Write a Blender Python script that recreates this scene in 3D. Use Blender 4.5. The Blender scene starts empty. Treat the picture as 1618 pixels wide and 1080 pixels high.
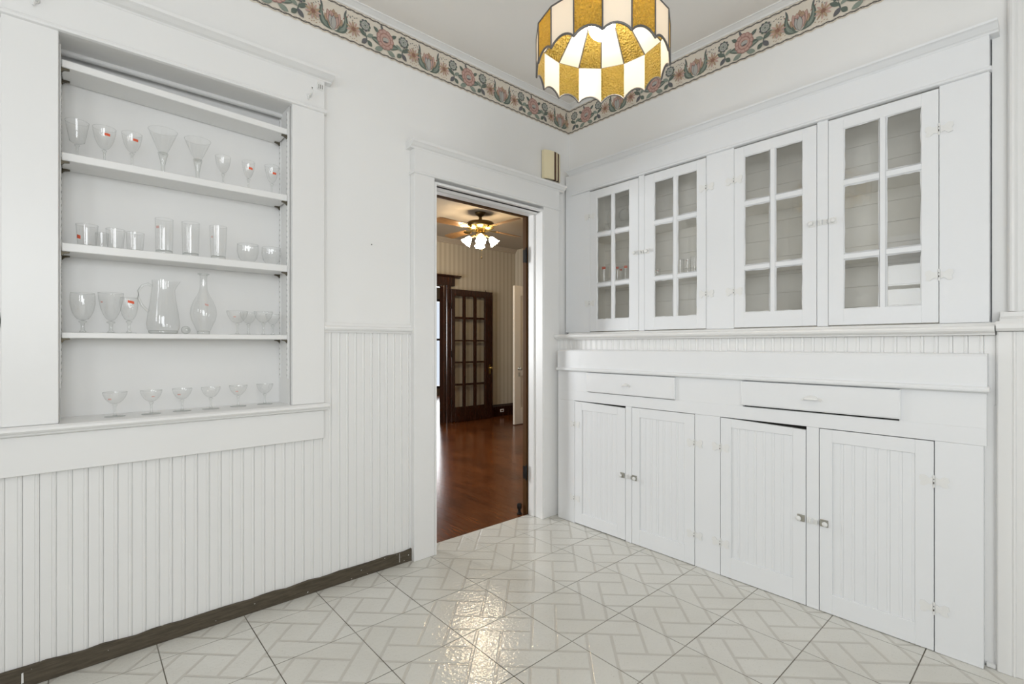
import bpy, bmesh, math, random
from math import sin, cos, pi, radians, sqrt
from mathutils import Vector, Matrix

random.seed(7)
S = bpy.context.scene
COL = S.collection

# ------------------------------------------------------------------ camera
CAM = (-2.719, -2.436, 1.2)
YAW = radians(48.471)                       # view direction, measured from +X towards +Y
cam_data = bpy.data.cameras.new('camera')
cam_data.sensor_width = 36.0
cam_data.lens = 36.0 * 775.8 / 1618.0
cam_data.shift_y = 4.5 / 1618.0
cam_data.clip_start = 0.05
cam = bpy.data.objects.new('camera', cam_data)
COL.objects.link(cam)
cam.location = CAM
cam.rotation_euler = (pi / 2, 0, YAW - pi / 2)
S.camera = cam

# ------------------------------------------------------------------ world, lights, exposure
S.view_settings.view_transform = 'Standard'
S.view_settings.look = 'None'
S.view_settings.gamma = 1.0
S.view_settings.use_curve_mapping = False
S.view_settings.exposure = 0.07
world = bpy.data.worlds.new('world')
S.world = world
world.use_nodes = True
world.node_tree.nodes['Background'].inputs[0].default_value = (0.80, 0.88, 1.0, 1)
world.node_tree.nodes['Background'].inputs[1].default_value = 1.0


def area(name, loc, direction, sx, sy, watts, color):
    d = bpy.data.lights.new(name, 'AREA')
    d.shape = 'RECTANGLE'
    d.size, d.size_y = sx, sy
    d.energy = watts
    d.color = color
    o = bpy.data.objects.new(name, d)
    COL.objects.link(o)
    o.location = loc
    o.rotation_euler = Vector(direction).to_track_quat('-Z', 'Z').to_euler()
    return o


DAY = (0.95, 0.98, 1.0)
# daylight in window openings; far back, front and hall ones are unseen, added fill
area('daylight_back_near', (-4.46, -1.29, 1.86), (1, 0, 0), 0.52, 1.28, 13, DAY)
area('fill_back_far', (-4.46, -3.20, 1.86), (1, 0, 0), 0.92, 1.28, 37, DAY)
area('fill_front', (-3.2, -4.46, 1.86), (0, 1, 0), 1.5, 1.28, 46, DAY)
area('fill_hall', (-1.86, 2.2, 1.5), (1, 0, 0), 1.2, 1.5, 120, DAY)
area('daylight_parlour', (3.55, 7.86, 1.2), (0, -1, 0), 1.1, 2.2, 50, (0.95, 0.98, 1.0))

# ------------------------------------------------------------------ node helpers


def mat(name, color=(0.8, 0.8, 0.8), rough=0.5, metal=0.0, spec=0.5):
    m = bpy.data.materials.new(name)
    m.use_nodes = True
    b = m.node_tree.nodes['Principled BSDF']
    b.inputs['Base Color'].default_value = (*color, 1)
    b.inputs['Roughness'].default_value = rough
    b.inputs['Metallic'].default_value = metal
    b.inputs['Specular IOR Level'].default_value = spec
    return m


class NT:
    def __init__(self, m):
        self.t = m.node_tree
        self.b = m.node_tree.nodes.get('Principled BSDF')

    def n(self, kind, **kw):
        x = self.t.nodes.new(kind)
        for k, v in kw.items():
            setattr(x, k, v)
        return x

    def put(self, sock, v):
        if isinstance(v, bpy.types.NodeSocket):
            self.t.links.new(v, sock)
        else:
            sock.default_value = v

    def m(self, op, a, b=0.0, c=None):
        x = self.n('ShaderNodeMath', operation=op)
        self.put(x.inputs[0], a)
        self.put(x.inputs[1], b)
        if c is not None:
            self.put(x.inputs[2], c)
        return x.outputs[0]

    def pos(self):
        g = self.n('ShaderNodeNewGeometry')
        return g.outputs['Position']

    def xyz(self, v):
        s = self.n('ShaderNodeSeparateXYZ')
        self.t.links.new(v, s.inputs[0])
        return s.outputs

    def noise(self, vec, scale, detail=3.0, rough=0.5, mapscale=None):
        if mapscale:
            mp = self.n('ShaderNodeMapping')
            mp.inputs['Scale'].default_value = mapscale
            self.t.links.new(vec, mp.inputs['Vector'])
            vec = mp.outputs[0]
        x = self.n('ShaderNodeTexNoise')
        self.t.links.new(vec, x.inputs['Vector'])
        x.inputs['Scale'].default_value = scale
        x.inputs['Detail'].default_value = detail
        x.inputs['Roughness'].default_value = rough
        return x.outputs['Fac']

    def ramp(self, fac, stops):
        r = self.n('ShaderNodeValToRGB')
        self.t.links.new(fac, r.inputs[0])
        e = r.color_ramp.elements
        while len(e) < len(stops):
            e.new(0.5)
        for k, (p, c) in zip(e, stops):
            k.position = p
            k.color = (*c, 1)
        return r.outputs[0]

    def mix(self, fac, a, b):
        x = self.n('ShaderNodeMix', data_type='RGBA')
        self.put(x.inputs[0], fac)
        self.put(x.inputs[6], a if isinstance(a, bpy.types.NodeSocket) else (*a, 1))
        self.put(x.inputs[7], b if isinstance(b, bpy.types.NodeSocket) else (*b, 1))
        return x.outputs[2]

    def bump(self, height, strength=0.2, dist=0.002, normal=None):
        x = self.n('ShaderNodeBump')
        x.inputs['Strength'].default_value = strength
        x.inputs['Distance'].default_value = dist
        self.t.links.new(height, x.inputs['Height'])
        if normal is not None:
            self.t.links.new(normal, x.inputs['Normal'])
        self.t.links.new(x.outputs[0], self.b.inputs['Normal'])
        return x.outputs[0]

    def base(self, c):
        self.t.links.new(c, self.b.inputs['Base Color'])


def painted(name, c, rough=0.38, bumpy=0.10, scale=55, mottle=0.03):
    m = mat(name, c, rough)
    t = NT(m)
    p = t.pos()
    n1 = t.noise(p, 2.3, 3)
    c2 = tuple(x * (1 - mottle) for x in c)
    t.base(t.mix(n1, c, c2))
    n2 = t.noise(p, scale, 3)
    t.bump(n2, bumpy, 0.003)
    return m


PAINT = painted('white_gloss_paint', (0.815, 0.813, 0.803), 0.33, 0.10, 40)
PAINT_CAB = painted('white_cabinet_paint', (0.812, 0.823, 0.835), 0.33, 0.12, 45)
PLASTER = painted('plaster_wall_paint', (0.84, 0.838, 0.825), 0.62, 0.12, 70)
CEIL = painted('ceiling_paint', (0.92, 0.895, 0.86), 0.7, 0.1, 60)
INNER = painted('cabinet_interior_paint', (0.90, 0.88, 0.825), 0.6, 0.1, 40)
GAP = mat('shadow_gap_wood', (0.05, 0.045, 0.04), 0.9)
RUST = mat('dark_clip_metal', (0.12, 0.105, 0.075), 0.45, 0.7)
SLOT = mat('slot_dark', (0.22, 0.22, 0.20), 0.6)
BRASSY = mat('worn_catch_metal', (0.42, 0.41, 0.36), 0.4, 0.5)
PAINTEDMETAL = painted('painted_hardware', (0.80, 0.80, 0.785), 0.3, 0.25, 160)
STICK = mat('orange_price_sticker', (0.75, 0.115, 0.045), 0.5)
PALE_STICK = mat('pale_pink_sticker', (0.66, 0.42, 0.38), 0.6)  # paled in the colour, as if seen from behind through the glass
CREAM = mat('cream_chime_cover', (0.80, 0.71, 0.48), 0.35)
BROWN = mat('brown_stripe', (0.085, 0.035, 0.014), 0.45)
GROUT = mat('grout', (0.13, 0.115, 0.09), 0.9)
t = NT(GROUT)
t.base(t.ramp(t.noise(t.pos(), 1.6, 3), [(0.42, (0.30, 0.28, 0.24)), (0.60, (0.085, 0.072, 0.05))]))
BLACK = mat('black_iron', (0.012, 0.011, 0.010), 0.6, 0.0, 0.15)

# baseboard: bare dark brown stain, scuffed
BASEB = mat('worn_brown_baseboard', (0.07, 0.055, 0.035), 0.55)
t = NT(BASEB)
p = t.pos()
n = t.noise(p, 14, 6, 0.65, (1, 1, 9))
c = t.ramp(n, [(0.3, (0.045, 0.034, 0.02)), (0.7, (0.105, 0.085, 0.058))])
spots = t.noise(p, 60, 2, 0.5)
t.base(t.mix(t.m('GREATER_THAN', spots, 0.735), c, (0.55, 0.53, 0.48)))

# vinyl tile with a printed parquet of long bricks and squares, laid 45 degrees to the walls
TILE = mat('basketweave_tile', (0.62, 0.6, 0.55), 0.10)
t = NT(TILE)
P = t.pos()
X, Y, Z = t.xyz(P)
CELL = 0.1131 * sqrt(2)
U = t.m('ADD', t.m('DIVIDE', t.m('SUBTRACT', X, Y), CELL), 2.15)
V = t.m('ADD', t.m('DIVIDE', t.m('ADD', X, Y), CELL), 10.03)
Uh, Vh = t.m('MULTIPLY', U, 0.5), t.m('MULTIPLY', V, 0.5)
iU, jV = t.m('FLOOR', Uh), t.m('FLOOR', Vh)
fU = t.m('MULTIPLY', t.m('SUBTRACT', Uh, iU), 2.0)
fV = t.m('MULTIPLY', t.m('SUBTRACT', Vh, jV), 2.0)
ssum = t.m('MULTIPLY', t.m('ADD', iU, jV), 0.5)
s = t.m('GREATER_THAN', t.m('SUBTRACT', ssum, t.m('FLOOR', ssum)), 0.25)      # 0 / 1 chequer of pair cells
ns = t.m('SUBTRACT', 1.0, s)
evenrow = t.m('GREATER_THAN', fV, 0.9)
othercol = t.m('GREATER_THAN', fU, 0.9)


def near(d):
    mr = t.n('ShaderNodeMapRange', interpolation_type='SMOOTHSTEP')
    t.put(mr.inputs[0], d)
    mr.inputs[1].default_value = 0.030
    mr.inputs[2].default_value = 0.074
    mr.inputs[3].default_value = 1.0
    mr.inputs[4].default_value = 0.0
    return mr.outputs[0]


def seg(d, ok1, ok2):
    return t.m('MULTIPLY', near(d), t.m('MAXIMUM', ok1, ok2))


lines = seg(fU, evenrow, ns)
for extra in (seg(t.m('SUBTRACT', 2.0, fU), evenrow, s),
              seg(t.m('ABSOLUTE', t.m('SUBTRACT', fU, 0.9)), evenrow, ns),
              seg(fV, othercol, s), seg(t.m('SUBTRACT', 2.0, fV), othercol, ns),
              seg(t.m('ABSOLUTE', t.m('SUBTRACT', fV, 0.9)), othercol, s)):
    lines = t.m('MAXIMUM', lines, extra)
mott = t.noise(P, 3.0, 4)
base = t.ramp(mott, [(0.3, (0.64, 0.625, 0.575)), (0.7, (0.71, 0.70, 0.655))])
speck = t.m('GREATER_THAN', t.noise(P, 150, 2), 0.66)
base = t.mix(t.m('MULTIPLY', speck, 0.35), base, (0.40, 0.375, 0.32))
oi = t.n('ShaderNodeObjectInfo')
base = t.mix(t.m('MULTIPLY', oi.outputs['Random'], 0.25), base, (0.56, 0.545, 0.48))
base = t.mix(t.m('MULTIPLY', lines, 0.56), base, (0.47, 0.44, 0.39))
t.base(base)
h = t.m('ADD', t.m('MULTIPLY', t.noise(P, 62, 2, 0.5), 0.8), t.m('MULTIPLY', lines, -0.5))
t.bump(h, 0.62, 0.0031)

# hardwood of the next room
WOOD = mat('red_brown_hardwood', (0.2, 0.06, 0.02), 0.2)
t = NT(WOOD)
P = t.pos()
oi = t.n('ShaderNodeObjectInfo')
g = t.noise(P, 7.0, 6, 0.6, (9, 0.9, 9))
blot = t.noise(P, 2.2, 3)
f = t.m('ADD', t.m('MULTIPLY', g, 0.5), t.m('ADD', t.m('MULTIPLY', blot, 0.55), t.m('MULTIPLY', oi.outputs['Random'], 0.10)))
t.base(t.ramp(f, [(0.34, (0.022, 0.007, 0.003)), (0.58, (0.115, 0.032, 0.008)), (0.85, (0.20, 0.068, 0.020))]))
t.bump(g, 0.12, 0.002)
DARKWOOD = mat('dark_mahogany', (0.028, 0.010, 0.006), 0.22)
t = NT(DARKWOOD)
g = t.noise(t.pos(), 9, 5, 0.6, (6, 6, 0.6))
t.base(t.ramp(g, [(0.3, (0.013, 0.005, 0.003)), (0.75, (0.045, 0.015, 0.008))]))
BROWNDOOR = mat('stained_brown_jamb', (0.075, 0.034, 0.010), 0.6, 0.0, 0.15)
FANWOOD = mat('oak_fan_blade', (0.25, 0.13, 0.05), 0.3)
t = NT(FANWOOD)
t.base(t.ramp(t.noise(t.pos(), 20, 4, 0.5, (1, 8, 1)), [(0.3, (0.17, 0.085, 0.03)), (0.7, (0.32, 0.17, 0.07))]))
BRONZE = mat('antique_bronze', (0.10, 0.065, 0.025), 0.35, 0.9)
BRASS = mat('polished_brass', (0.55, 0.40, 0.13), 0.25, 1.0)
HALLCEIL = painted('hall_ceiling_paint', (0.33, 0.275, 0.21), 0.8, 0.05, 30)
WALLPAPER = mat('striped_wallpaper', (0.4, 0.34, 0.26), 0.7)
t = NT(WALLPAPER)
P = t.pos()
X, Y, Z = t.xyz(P)
q = t.m('ADD', X, Y)
w1 = t.m('SINE', t.m('MULTIPLY', q, 2 * pi / 0.085))
w2 = t.m('SINE', t.m('MULTIPLY', q, 2 * pi / 0.0213))
f = t.m('ADD', t.m('MULTIPLY', w1, 0.25), t.m('ADD', t.m('MULTIPLY', w2, 0.22), 0.5))
t.base(t.ramp(f, [(0.15, (0.33, 0.285, 0.215)), (0.85, (0.47, 0.415, 0.325))]))
HALLDOOR = painted('hall_door_paint', (0.66, 0.60, 0.51), 0.4, 0.06, 30)

# border paper inks
BORDER = mat('border_paper_cream', (0.70, 0.64, 0.545), 0.6)
INK = {
    'green': mat('ink_green', (0.115, 0.145, 0.12), 0.6),
    'pale': mat('ink_pale_green', (0.24, 0.28, 0.235), 0.6),
    'grey': mat('ink_grey', (0.13, 0.13, 0.135), 0.6),
    'rose': mat('ink_rose', (0.34, 0.185, 0.16), 0.6),
    'pink': mat('ink_pink', (0.50, 0.335, 0.285), 0.6),
    'brown': mat('ink_brown', (0.26, 0.135, 0.095), 0.6),
    'tan': mat('ink_tan', (0.42, 0.30, 0.20), 0.6),
    'stone': mat('ink_stone', (0.42, 0.41, 0.38), 0.6),
    'line': mat('ink_border_line', (0.12, 0.105, 0.095), 0.6),
}
INKS = list(INK.values())
INKI = {k: i for i, k in enumerate(INK)}


def thin_glass(name, tint=(0.995, 0.997, 0.995), edge=(0.90, 0.91, 0.90), ior=1.45, rough=0.0, power=4.0):
    m = bpy.data.materials.new(name)
    m.use_nodes = True
    t = m.node_tree
    for x in list(t.nodes):
        t.nodes.remove(x)
    out = t.nodes.new('ShaderNodeOutputMaterial')
    mix = t.nodes.new('ShaderNodeMixShader')
    tr = t.nodes.new('ShaderNodeBsdfTransparent')
    gl = t.nodes.new('ShaderNodeBsdfGlossy')
    gl.inputs['Roughness'].default_value = rough
    lw = t.nodes.new('ShaderNodeLayerWeight')
    lw.inputs[0].default_value = 0.5
    pw = t.nodes.new('ShaderNodeMath')
    pw.operation = 'POWER'
    pw.inputs[1].default_value = power
    mc = t.nodes.new('ShaderNodeMix')
    mc.data_type = 'RGBA'
    mc.inputs[6].default_value = (*tint, 1)
    mc.inputs[7].default_value = (*edge, 1)
    L = t.links.new
    L(lw.outputs['Facing'], pw.inputs[0])
    L(pw.outputs[0], mc.inputs[0])
    L(mc.outputs[2], tr.inputs[0])
    # Schlick reflectance from the facing angle, the same from either side of the thin sheet
    f0 = ((ior - 1) / (ior + 1)) ** 2
    p5 = t.nodes.new('ShaderNodeMath')
    p5.operation = 'POWER'
    p5.inputs[1].default_value = 5.0
    ma = t.nodes.new('ShaderNodeMath')
    ma.operation = 'MULTIPLY_ADD'
    ma.inputs[1].default_value = 1.0 - f0
    ma.inputs[2].default_value = f0
    L(lw.outputs['Facing'], p5.inputs[0])
    L(p5.outputs[0], ma.inputs[0])
    L(ma.outputs[0], mix.inputs[0])
    L(tr.outputs[0], mix.inputs[1])
    L(gl.outputs[0], mix.inputs[2])
    L(mix.outputs[0], out.inputs[0])
    return m


GLASS = thin_glass('thin_clear_glass', ior=1.85)
CLEARPANE = thin_glass('clean_window_pane', (0.98, 0.98, 0.975), (0.85, 0.87, 0.85), 1.45, 0.01)
PANE = thin_glass('old_window_pane', (0.99, 0.99, 0.985), (0.85, 0.87, 0.85), 1.5, 0.012)
# film of dust and old wipe marks; its whiteness also lifts the dark interior
_t = PANE.node_tree
_o = [x for x in _t.nodes if x.type == 'OUTPUT_MATERIAL'][0]
_prev = _o.inputs[0].links[0].from_socket
_d = _t.nodes.new('ShaderNodeBsdfDiffuse')
_d.inputs[0].default_value = (0.84, 0.83, 0.80, 1)
_g = _t.nodes.new('ShaderNodeNewGeometry')
_n = _t.nodes.new('ShaderNodeTexNoise')
_n.inputs['Scale'].default_value = 7
_n.inputs['Detail'].default_value = 5
_t.links.new(_g.outputs['Position'], _n.inputs['Vector'])
_r = _t.nodes.new('ShaderNodeMapRange')
_r.inputs[1].default_value, _r.inputs[2].default_value = 0.35, 0.7
_r.inputs[3].default_value, _r.inputs[4].default_value = 0.02, 0.07
_t.links.new(_n.outputs['Fac'], _r.inputs[0])
_m = _t.nodes.new('ShaderNodeMixShader')
_t.links.new(_r.outputs[0], _m.inputs[0])
_t.links.new(_prev, _m.inputs[1])
_t.links.new(_d.outputs[0], _m.inputs[2])
_t.links.new(_m.outputs[0], _o.inputs[0])
WINPANE = thin_glass('outer_window_pane', (0.98, 0.98, 0.98), (0.9, 0.9, 0.9), 1.3)
SOLIDGLASS = thin_glass('thick_clear_glass', (0.985, 0.99, 0.985), (0.70, 0.72, 0.70), 1.8, 0.0, 2.6)


def lampglass(name, col, trans, hammered, sub):
    m = mat(name, col, 0.25)
    t = NT(m)
    out = t.t.nodes['Material Output']
    tl = t.n('ShaderNodeBsdfTranslucent')
    tl.inputs[0].default_value = (*trans, 1)
    mx = t.n('ShaderNodeMixShader')
    mx.inputs[0].default_value = sub
    t.t.links.new(t.b.outputs[0], mx.inputs[1])
    t.t.links.new(tl.outputs[0], mx.inputs[2])
    t.t.links.new(mx.outputs[0], out.inputs[0])
    if hammered:
        v = t.n('ShaderNodeTexVoronoi')
        v.inputs['Scale'].default_value = 130
        tc = t.n('ShaderNodeTexCoord')
        t.t.links.new(tc.outputs['Object'], v.inputs['Vector'])
        bm_ = t.bump(v.outputs['Distance'], 1.0, 0.010)
        t.t.links.new(bm_, tl.inputs['Normal'])
    return m


OPAL = lampglass('opal_cream_glass', (0.84, 0.80, 0.73), (0.93, 0.87, 0.78), False, 0.5)
AMBER = lampglass('hammered_amber_glass', (0.44, 0.33, 0.08), (0.80, 0.60, 0.18), True, 0.54)
LEAD = mat('grey_lead_came', (0.16, 0.155, 0.15), 0.4, 0.7)


def emit(name, c, s):
    m = mat(name, c, 0.5)
    b = m.node_tree.nodes['Principled BSDF']
    b.inputs['Emission Color'].default_value = (*c, 1)
    b.inputs['Emission Strength'].default_value = s
    return m


BULB = emit('lit_globe_bulb', (1.0, 0.90, 0.76), 58)
TULIP = emit('lit_frosted_tulip_glass', (1.0, 0.83, 0.58), 64)

# ------------------------------------------------------------------ mesh helpers


class MB:
    def __init__(self):
        self.v, self.f, self.mi, self.sm = [], [], [], []

    def add(self, verts, faces, mi=0, smooth=False):
        o = len(self.v)
        self.v += [tuple(p) for p in verts]
        self.f += [tuple(o + i for i in f) for f in faces]
        self.mi += [mi] * len(faces)
        self.sm += [smooth] * len(faces)
        return self

    def box(self, x0, x1, y0, y1, z0, z1, mi=0):
        x0, x1 = min(x0, x1), max(x0, x1)
        y0, y1 = min(y0, y1), max(y0, y1)
        z0, z1 = min(z0, z1), max(z0, z1)
        v = [(x0, y0, z0), (x1, y0, z0), (x1, y1, z0), (x0, y1, z0), (x0, y0, z1), (x1, y0, z1), (x1, y1, z1), (x0, y1, z1)]
        return self.add(v, [(0, 3, 2, 1), (4, 5, 6, 7), (0, 1, 5, 4), (1, 2, 6, 5), (2, 3, 7, 6), (3, 0, 4, 7)], mi)

    def hexa(self, b, t, mi=0):
        """box from 4 bottom and 4 top points"""
        return self.add(list(b) + list(t), [(0, 3, 2, 1), (4, 5, 6, 7), (0, 1, 5, 4), (1, 2, 6, 5), (2, 3, 7, 6), (3, 0, 4, 7)], mi)

    def prism(self, pts, fn, a, b, mi=0, smooth=False):
        """closed 2-D outline pts swept from a to b; fn(p, q, t) -> xyz"""
        n = len(pts)
        v = [fn(p, q, a) for p, q in pts] + [fn(p, q, b) for p, q in pts]
        f = [(i, (i + 1) % n, n + (i + 1) % n, n + i) for i in range(n)]
        self.add(v, f, mi, smooth)
        self.add(v[:n], [tuple(range(n))], mi)
        self.add(v[n:], [tuple(range(n - 1, -1, -1))], mi)
        return self

    def lathe(self, prof, seg=24, c=(0, 0, 0), mi=0, smooth=True, wob=None, rot=None):
        """profile [(r, z)...] revolved about z; r == 0 ends close"""
        rings = []
        v, f = [], []
        for r, z in prof:
            if r < 1e-6:
                rings.append([len(v)])
                v.append((0, 0, z))
            else:
                ring = []
                for k in range(seg):
                    a = 2 * pi * k / seg
                    rr = r * (wob(a, z) if wob else 1)
                    ring.append(len(v))
                    v.append((rr * cos(a), rr * sin(a), z))
                rings.append(ring)
        for A, B in zip(rings, rings[1:]):
            if len(A) == 1 and len(B) == 1:
                continue
            for k in range(seg):
                k2 = (k + 1) % seg
                if len(A) == 1:
                    f.append((A[0], B[k2], B[k]))
                elif len(B) == 1:
                    f.append((A[k], A[k2], B[0]))
                else:
                    f.append((A[k], A[k2], B[k2], B[k]))
        if rot is not None:
            v = [tuple(rot @ Vector(q)) for q in v]
        v = [(q[0] + c[0], q[1] + c[1], q[2] + c[2]) for q in v]
        return self.add(v, f, mi, smooth)

    def tube(self, path, r, seg=8, mi=0, closed=False):
        path = [Vector(q) for q in path]
        rad = r if isinstance(r, (list, tuple)) else [r] * len(path)
        v, f = [], []
        n = len(path)
        up = Vector((0, 0, 1))
        for i, q in enumerate(path):
            d = (path[(i + 1) % n if closed else min(i + 1, n - 1)] - path[(i - 1) % n if closed else max(i - 1, 0)]).normalized()
            a = d.cross(up)
            if a.length < 1e-3:
                a = d.cross(Vector((1, 0, 0)))
            a.normalize()
            b = d.cross(a)
            for k in range(seg):
                w = 2 * pi * k / seg
                v.append(tuple(q + (a * cos(w) + b * sin(w)) * rad[i]))
        m = n if closed else n - 1
        for i in range(m):
            for k in range(seg):
                k2 = (k + 1) % seg
                j = (i + 1) % n
                f.append((i * seg + k, i * seg + k2, j * seg + k2, j * seg + k))
        self.add(v, f, mi, True)
        if not closed:
            self.add(v[:seg], [tuple(range(seg))], mi)
            self.add(v[-seg:], [tuple(range(seg - 1, -1, -1))], mi)
        return self

    def mesh(self, name, mats, bevel=0.0):
        me = bpy.data.meshes.new(name)
        me.from_pydata(self.v, [], self.f)
        for x in (mats if isinstance(mats, (list, tuple)) else [mats]):
            me.materials.append(x)
        me.polygons.foreach_set('material_index', self.mi)
        me.polygons.foreach_set('use_smooth', self.sm)
        bm = bmesh.new()
        bm.from_mesh(me)
        bmesh.ops.recalc_face_normals(bm, faces=bm.faces)
        if bevel:
            bmesh.ops.bevel(bm, geom=list(bm.edges), offset=bevel, segments=1, affect='EDGES', clamp_overlap=True)
        bm.to_mesh(me)
        bm.free()
        return me

    def build(self, name, mats, parent=None, bevel=0.0):
        return link(name, self.mesh(name, mats, bevel), parent)


def link(name, me, parent=None, loc=None):
    o = bpy.data.objects.new(name, me)
    COL.objects.link(o)
    if parent is not None:
        o.parent = parent
        o.matrix_parent_inverse = Matrix.Identity(4)
    if loc is not None:
        o.location = loc
    return o


def tag(o, label=None, cat=None, group=None, kind=None):
    if label:
        o['label'] = label
    if cat:
        o['category'] = cat
    if group:
        o['group'] = group
    if kind:
        o['kind'] = kind
    return o


def empty(name, loc, label=None, cat=None, group=None, kind=None, rz=0.0):
    o = bpy.data.objects.new(name, None)
    o.empty_display_size = 0.05
    COL.objects.link(o)
    o.location = loc
    o.rotation_euler = (0, 0, rz)
    return tag(o, label, cat, group, kind)


def struct(name, label=None):
    """a piece of the setting at the origin, holding its parts in room coordinates"""
    return empty(name, (0, 0, 0), label, None, None, 'structure')


def bx(name, m, parent, x0, x1, y0, y1, z0, z1, bevel=0.0):
    return MB().box(x0, x1, y0, y1, z0, z1).build(name, m, parent, bevel)


H = 2.955                     # dining room ceiling
HX = 2.84                     # ceiling of the next room
XB, YB = -4.40, -4.40         # inner faces of the two walls behind the camera
WT = 0.13                     # wall behind the left wall's face (up to the next room)
NX0, NX1 = -2.768, -1.965     # niche opening
DX0, DX1 = -1.179, -0.323     # doorway

# ------------------------------------------------------------------ floor
fl = MB().box(XB, 0.05, YB, 0.10, -0.14, -0.0018).build('floor', GROUT)
tag(fl, 'glossy off-white floor of square tiles printed with a brick and square weave', None, None, 'structure')
tx = [-0.2715 - 0.3155 * k for k in range(-1, 15)]
ty = [0.172 - 0.32 * k for k in range(0, 16)]
shared = None
GW = 0.0018
for i in range(len(tx) - 1):
    for j in range(len(ty) - 1):
        x1, x0 = tx[i], tx[i + 1]
        y1, y0 = ty[j], ty[j + 1]
        a0, a1 = max(x0, XB) + GW, min(x1, -0.157) - GW
        b0, b1 = max(y0, YB) + GW, min(y1, -0.001) - GW
        if a1 - a0 < 0.01 or b1 - b0 < 0.01:
            continue
        full = (x0 >= XB and x1 <= -0.157 and y0 >= YB and y1 <= -0.001)
        if full and shared is not None:
            link('tile', shared, fl, (a0, b0, 0))
            continue
        w = MB()
        w.box(0, a1 - a0, 0, b1 - b0, -0.0017, 0.0)
        d0, d1 = max(a0, DX0), min(a1, DX1)
        if j == 0 and d1 - d0 > 0.01:          # the tile runs on under the doorway to the wooden floor
            w.box(d0 - a0, d1 - a0, b1 - b0, 0.094 - b0, -0.0017, 0.0)
        me = w.mesh('tile', TILE, 0.0006)
        if full:
            shared = me
        link('tile', me, fl, (a0, b0, 0))

# ------------------------------------------------------------------ walls of the dining room
wl = MB()
wl.box(XB, NX0, 0, WT, 0, H)
wl.box(NX1, DX0 - 0.0125, 0, WT, 0, H)
wl.box(DX1 + 0.0125, 0.0, 0, WT, 0, H)
wl.box(NX0, NX1, 0, WT, 0, 0.90)
wl.box(NX0, NX1, 0, WT, 2.36, H)
wl.box(DX0 - 0.0125, DX1 + 0.0125, 0, WT, 2.132, H)
wall_left = wl.build('wall_left', PLASTER)
tag(wall_left, 'white plaster wall with the glassware niche and doorway, beadboard below', None, None, 'structure')
wr = MB()
wr.box(0.0, 0.13, -2.24, WT, 2.42, H)
wr.box(0.0, 0.13, -0.10, WT, 0, 2.42)
wr.box(0.0, 0.13, YB, -2.24, 0, H)
wr.box(-0.157, -0.0005, YB, -0.0005, -0.001, 1.236)
wall_right = wr.build('wall_right', PLASTER)
tag(wall_right, 'white wall that holds the built-in china cabinets, beadboard below the ledge', None, None, 'structure')


def windowed(name, label, horizontal, at, lo, hi, openings):
    w = MB()
    edges = [lo]
    for a, b in openings:
        edges += [a, b]
    edges.append(hi)
    z0, z1 = 1.22, 2.50

    def put(a, b, c, d):
        if horizontal:
            w.box(a, b, at - 0.12, at, c, d)
        else:
            w.box(at - 0.12, at, a, b, c, d)
    for k in range(0, len(edges), 2):
        put(edges[k], edges[k + 1], 0, H)
    for a, b in openings:
        put(a, b, 0, z0)
        put(a, b, z1, H)
    return tag(w.build(name, PLASTER), label, None, None, 'structure')


def sash(name, horizontal, at, a, b):
    r = struct(name)
    z0, z1 = 1.22, 2.50

    def piece(nm, m, u0, u1, d0, d1, c, d):
        if horizontal:
            return bx(nm, m, r, u0, u1, at - d1, at - d0, c, d)
        return bx(nm, m, r, at - d1, at - d0, u0, u1, c, d)
    w = 0.045
    for u0, u1, c, d in ((a, a + w, z0, z1), (b - w, b, z0, z1), (a + w, b - w, z0, z0 + w), (a + w, b - w, z1 - w, z1), (a + w, b - w, 1.84, 1.88)):
        piece('window_frame', PAINT, u0, u1, 0.03, 0.07, c, d)
    piece('pane', WINPANE, a + w, b - w, 0.048, 0.052, z0 + w, 1.84)
    piece('pane', WINPANE, a + w, b - w, 0.048, 0.052, 1.88, z1 - w)
    for u0, u1, c, d in ((a - 0.1, a, z0 - 0.02, z1 + 0.02), (b, b + 0.1, z0 - 0.02, z1 + 0.02), (a - 0.1, b + 0.1, z1 + 0.02, z1 + 0.15), (a - 0.13, b + 0.13, z0 - 0.06, z0 - 0.02)):
        piece('window_casing', PAINT, u0, u1, -0.02, 0.0, c, d)


windowed('wall_back', 'white wall behind the camera with one window and a second added for fill light', False, XB, YB, 0.0, [(-3.68, -2.72), (-1.57, -1.01)])
windowed('wall_front', 'white wall to the right of the camera with a window added for fill light', True, YB, XB, 0.0, [(-3.98, -2.42)])
sash('window_1', False, XB, -1.57, -1.01)
sash('fill_window_2', False, XB, -3.68, -2.72)  # unseen window added to carry the far fill light
sash('fill_window_3', True, YB, -3.98, -2.42)  # another unseen window, added for the front fill light
ceiling = tag(MB().box(XB, 0.13, YB, WT, H, H + 0.1).build('ceiling', CEIL), 'plain off-white ceiling of the dining room', None, None, 'structure')

# crown strip between border paper and ceiling
crown = struct('trim_1', 'narrow white crown moulding under the ceiling')
cp = [(0, -0.028), (-0.006, -0.028), (-0.012, -0.020), (-0.030, -0.008), (-0.036, -0.006), (-0.036, 0.0), (0, 0)]
MB().prism(cp, lambda p, q, s_: (s_, p, H + q), XB, 0.0).build('crown_moulding', PAINT, crown)
MB().prism(cp, lambda p, q, s_: (p, s_, H + q), -0.036, YB).build('crown_moulding', PAINT, crown)

# ------------------------------------------------------------------ wallpaper border with printed flowers


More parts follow.
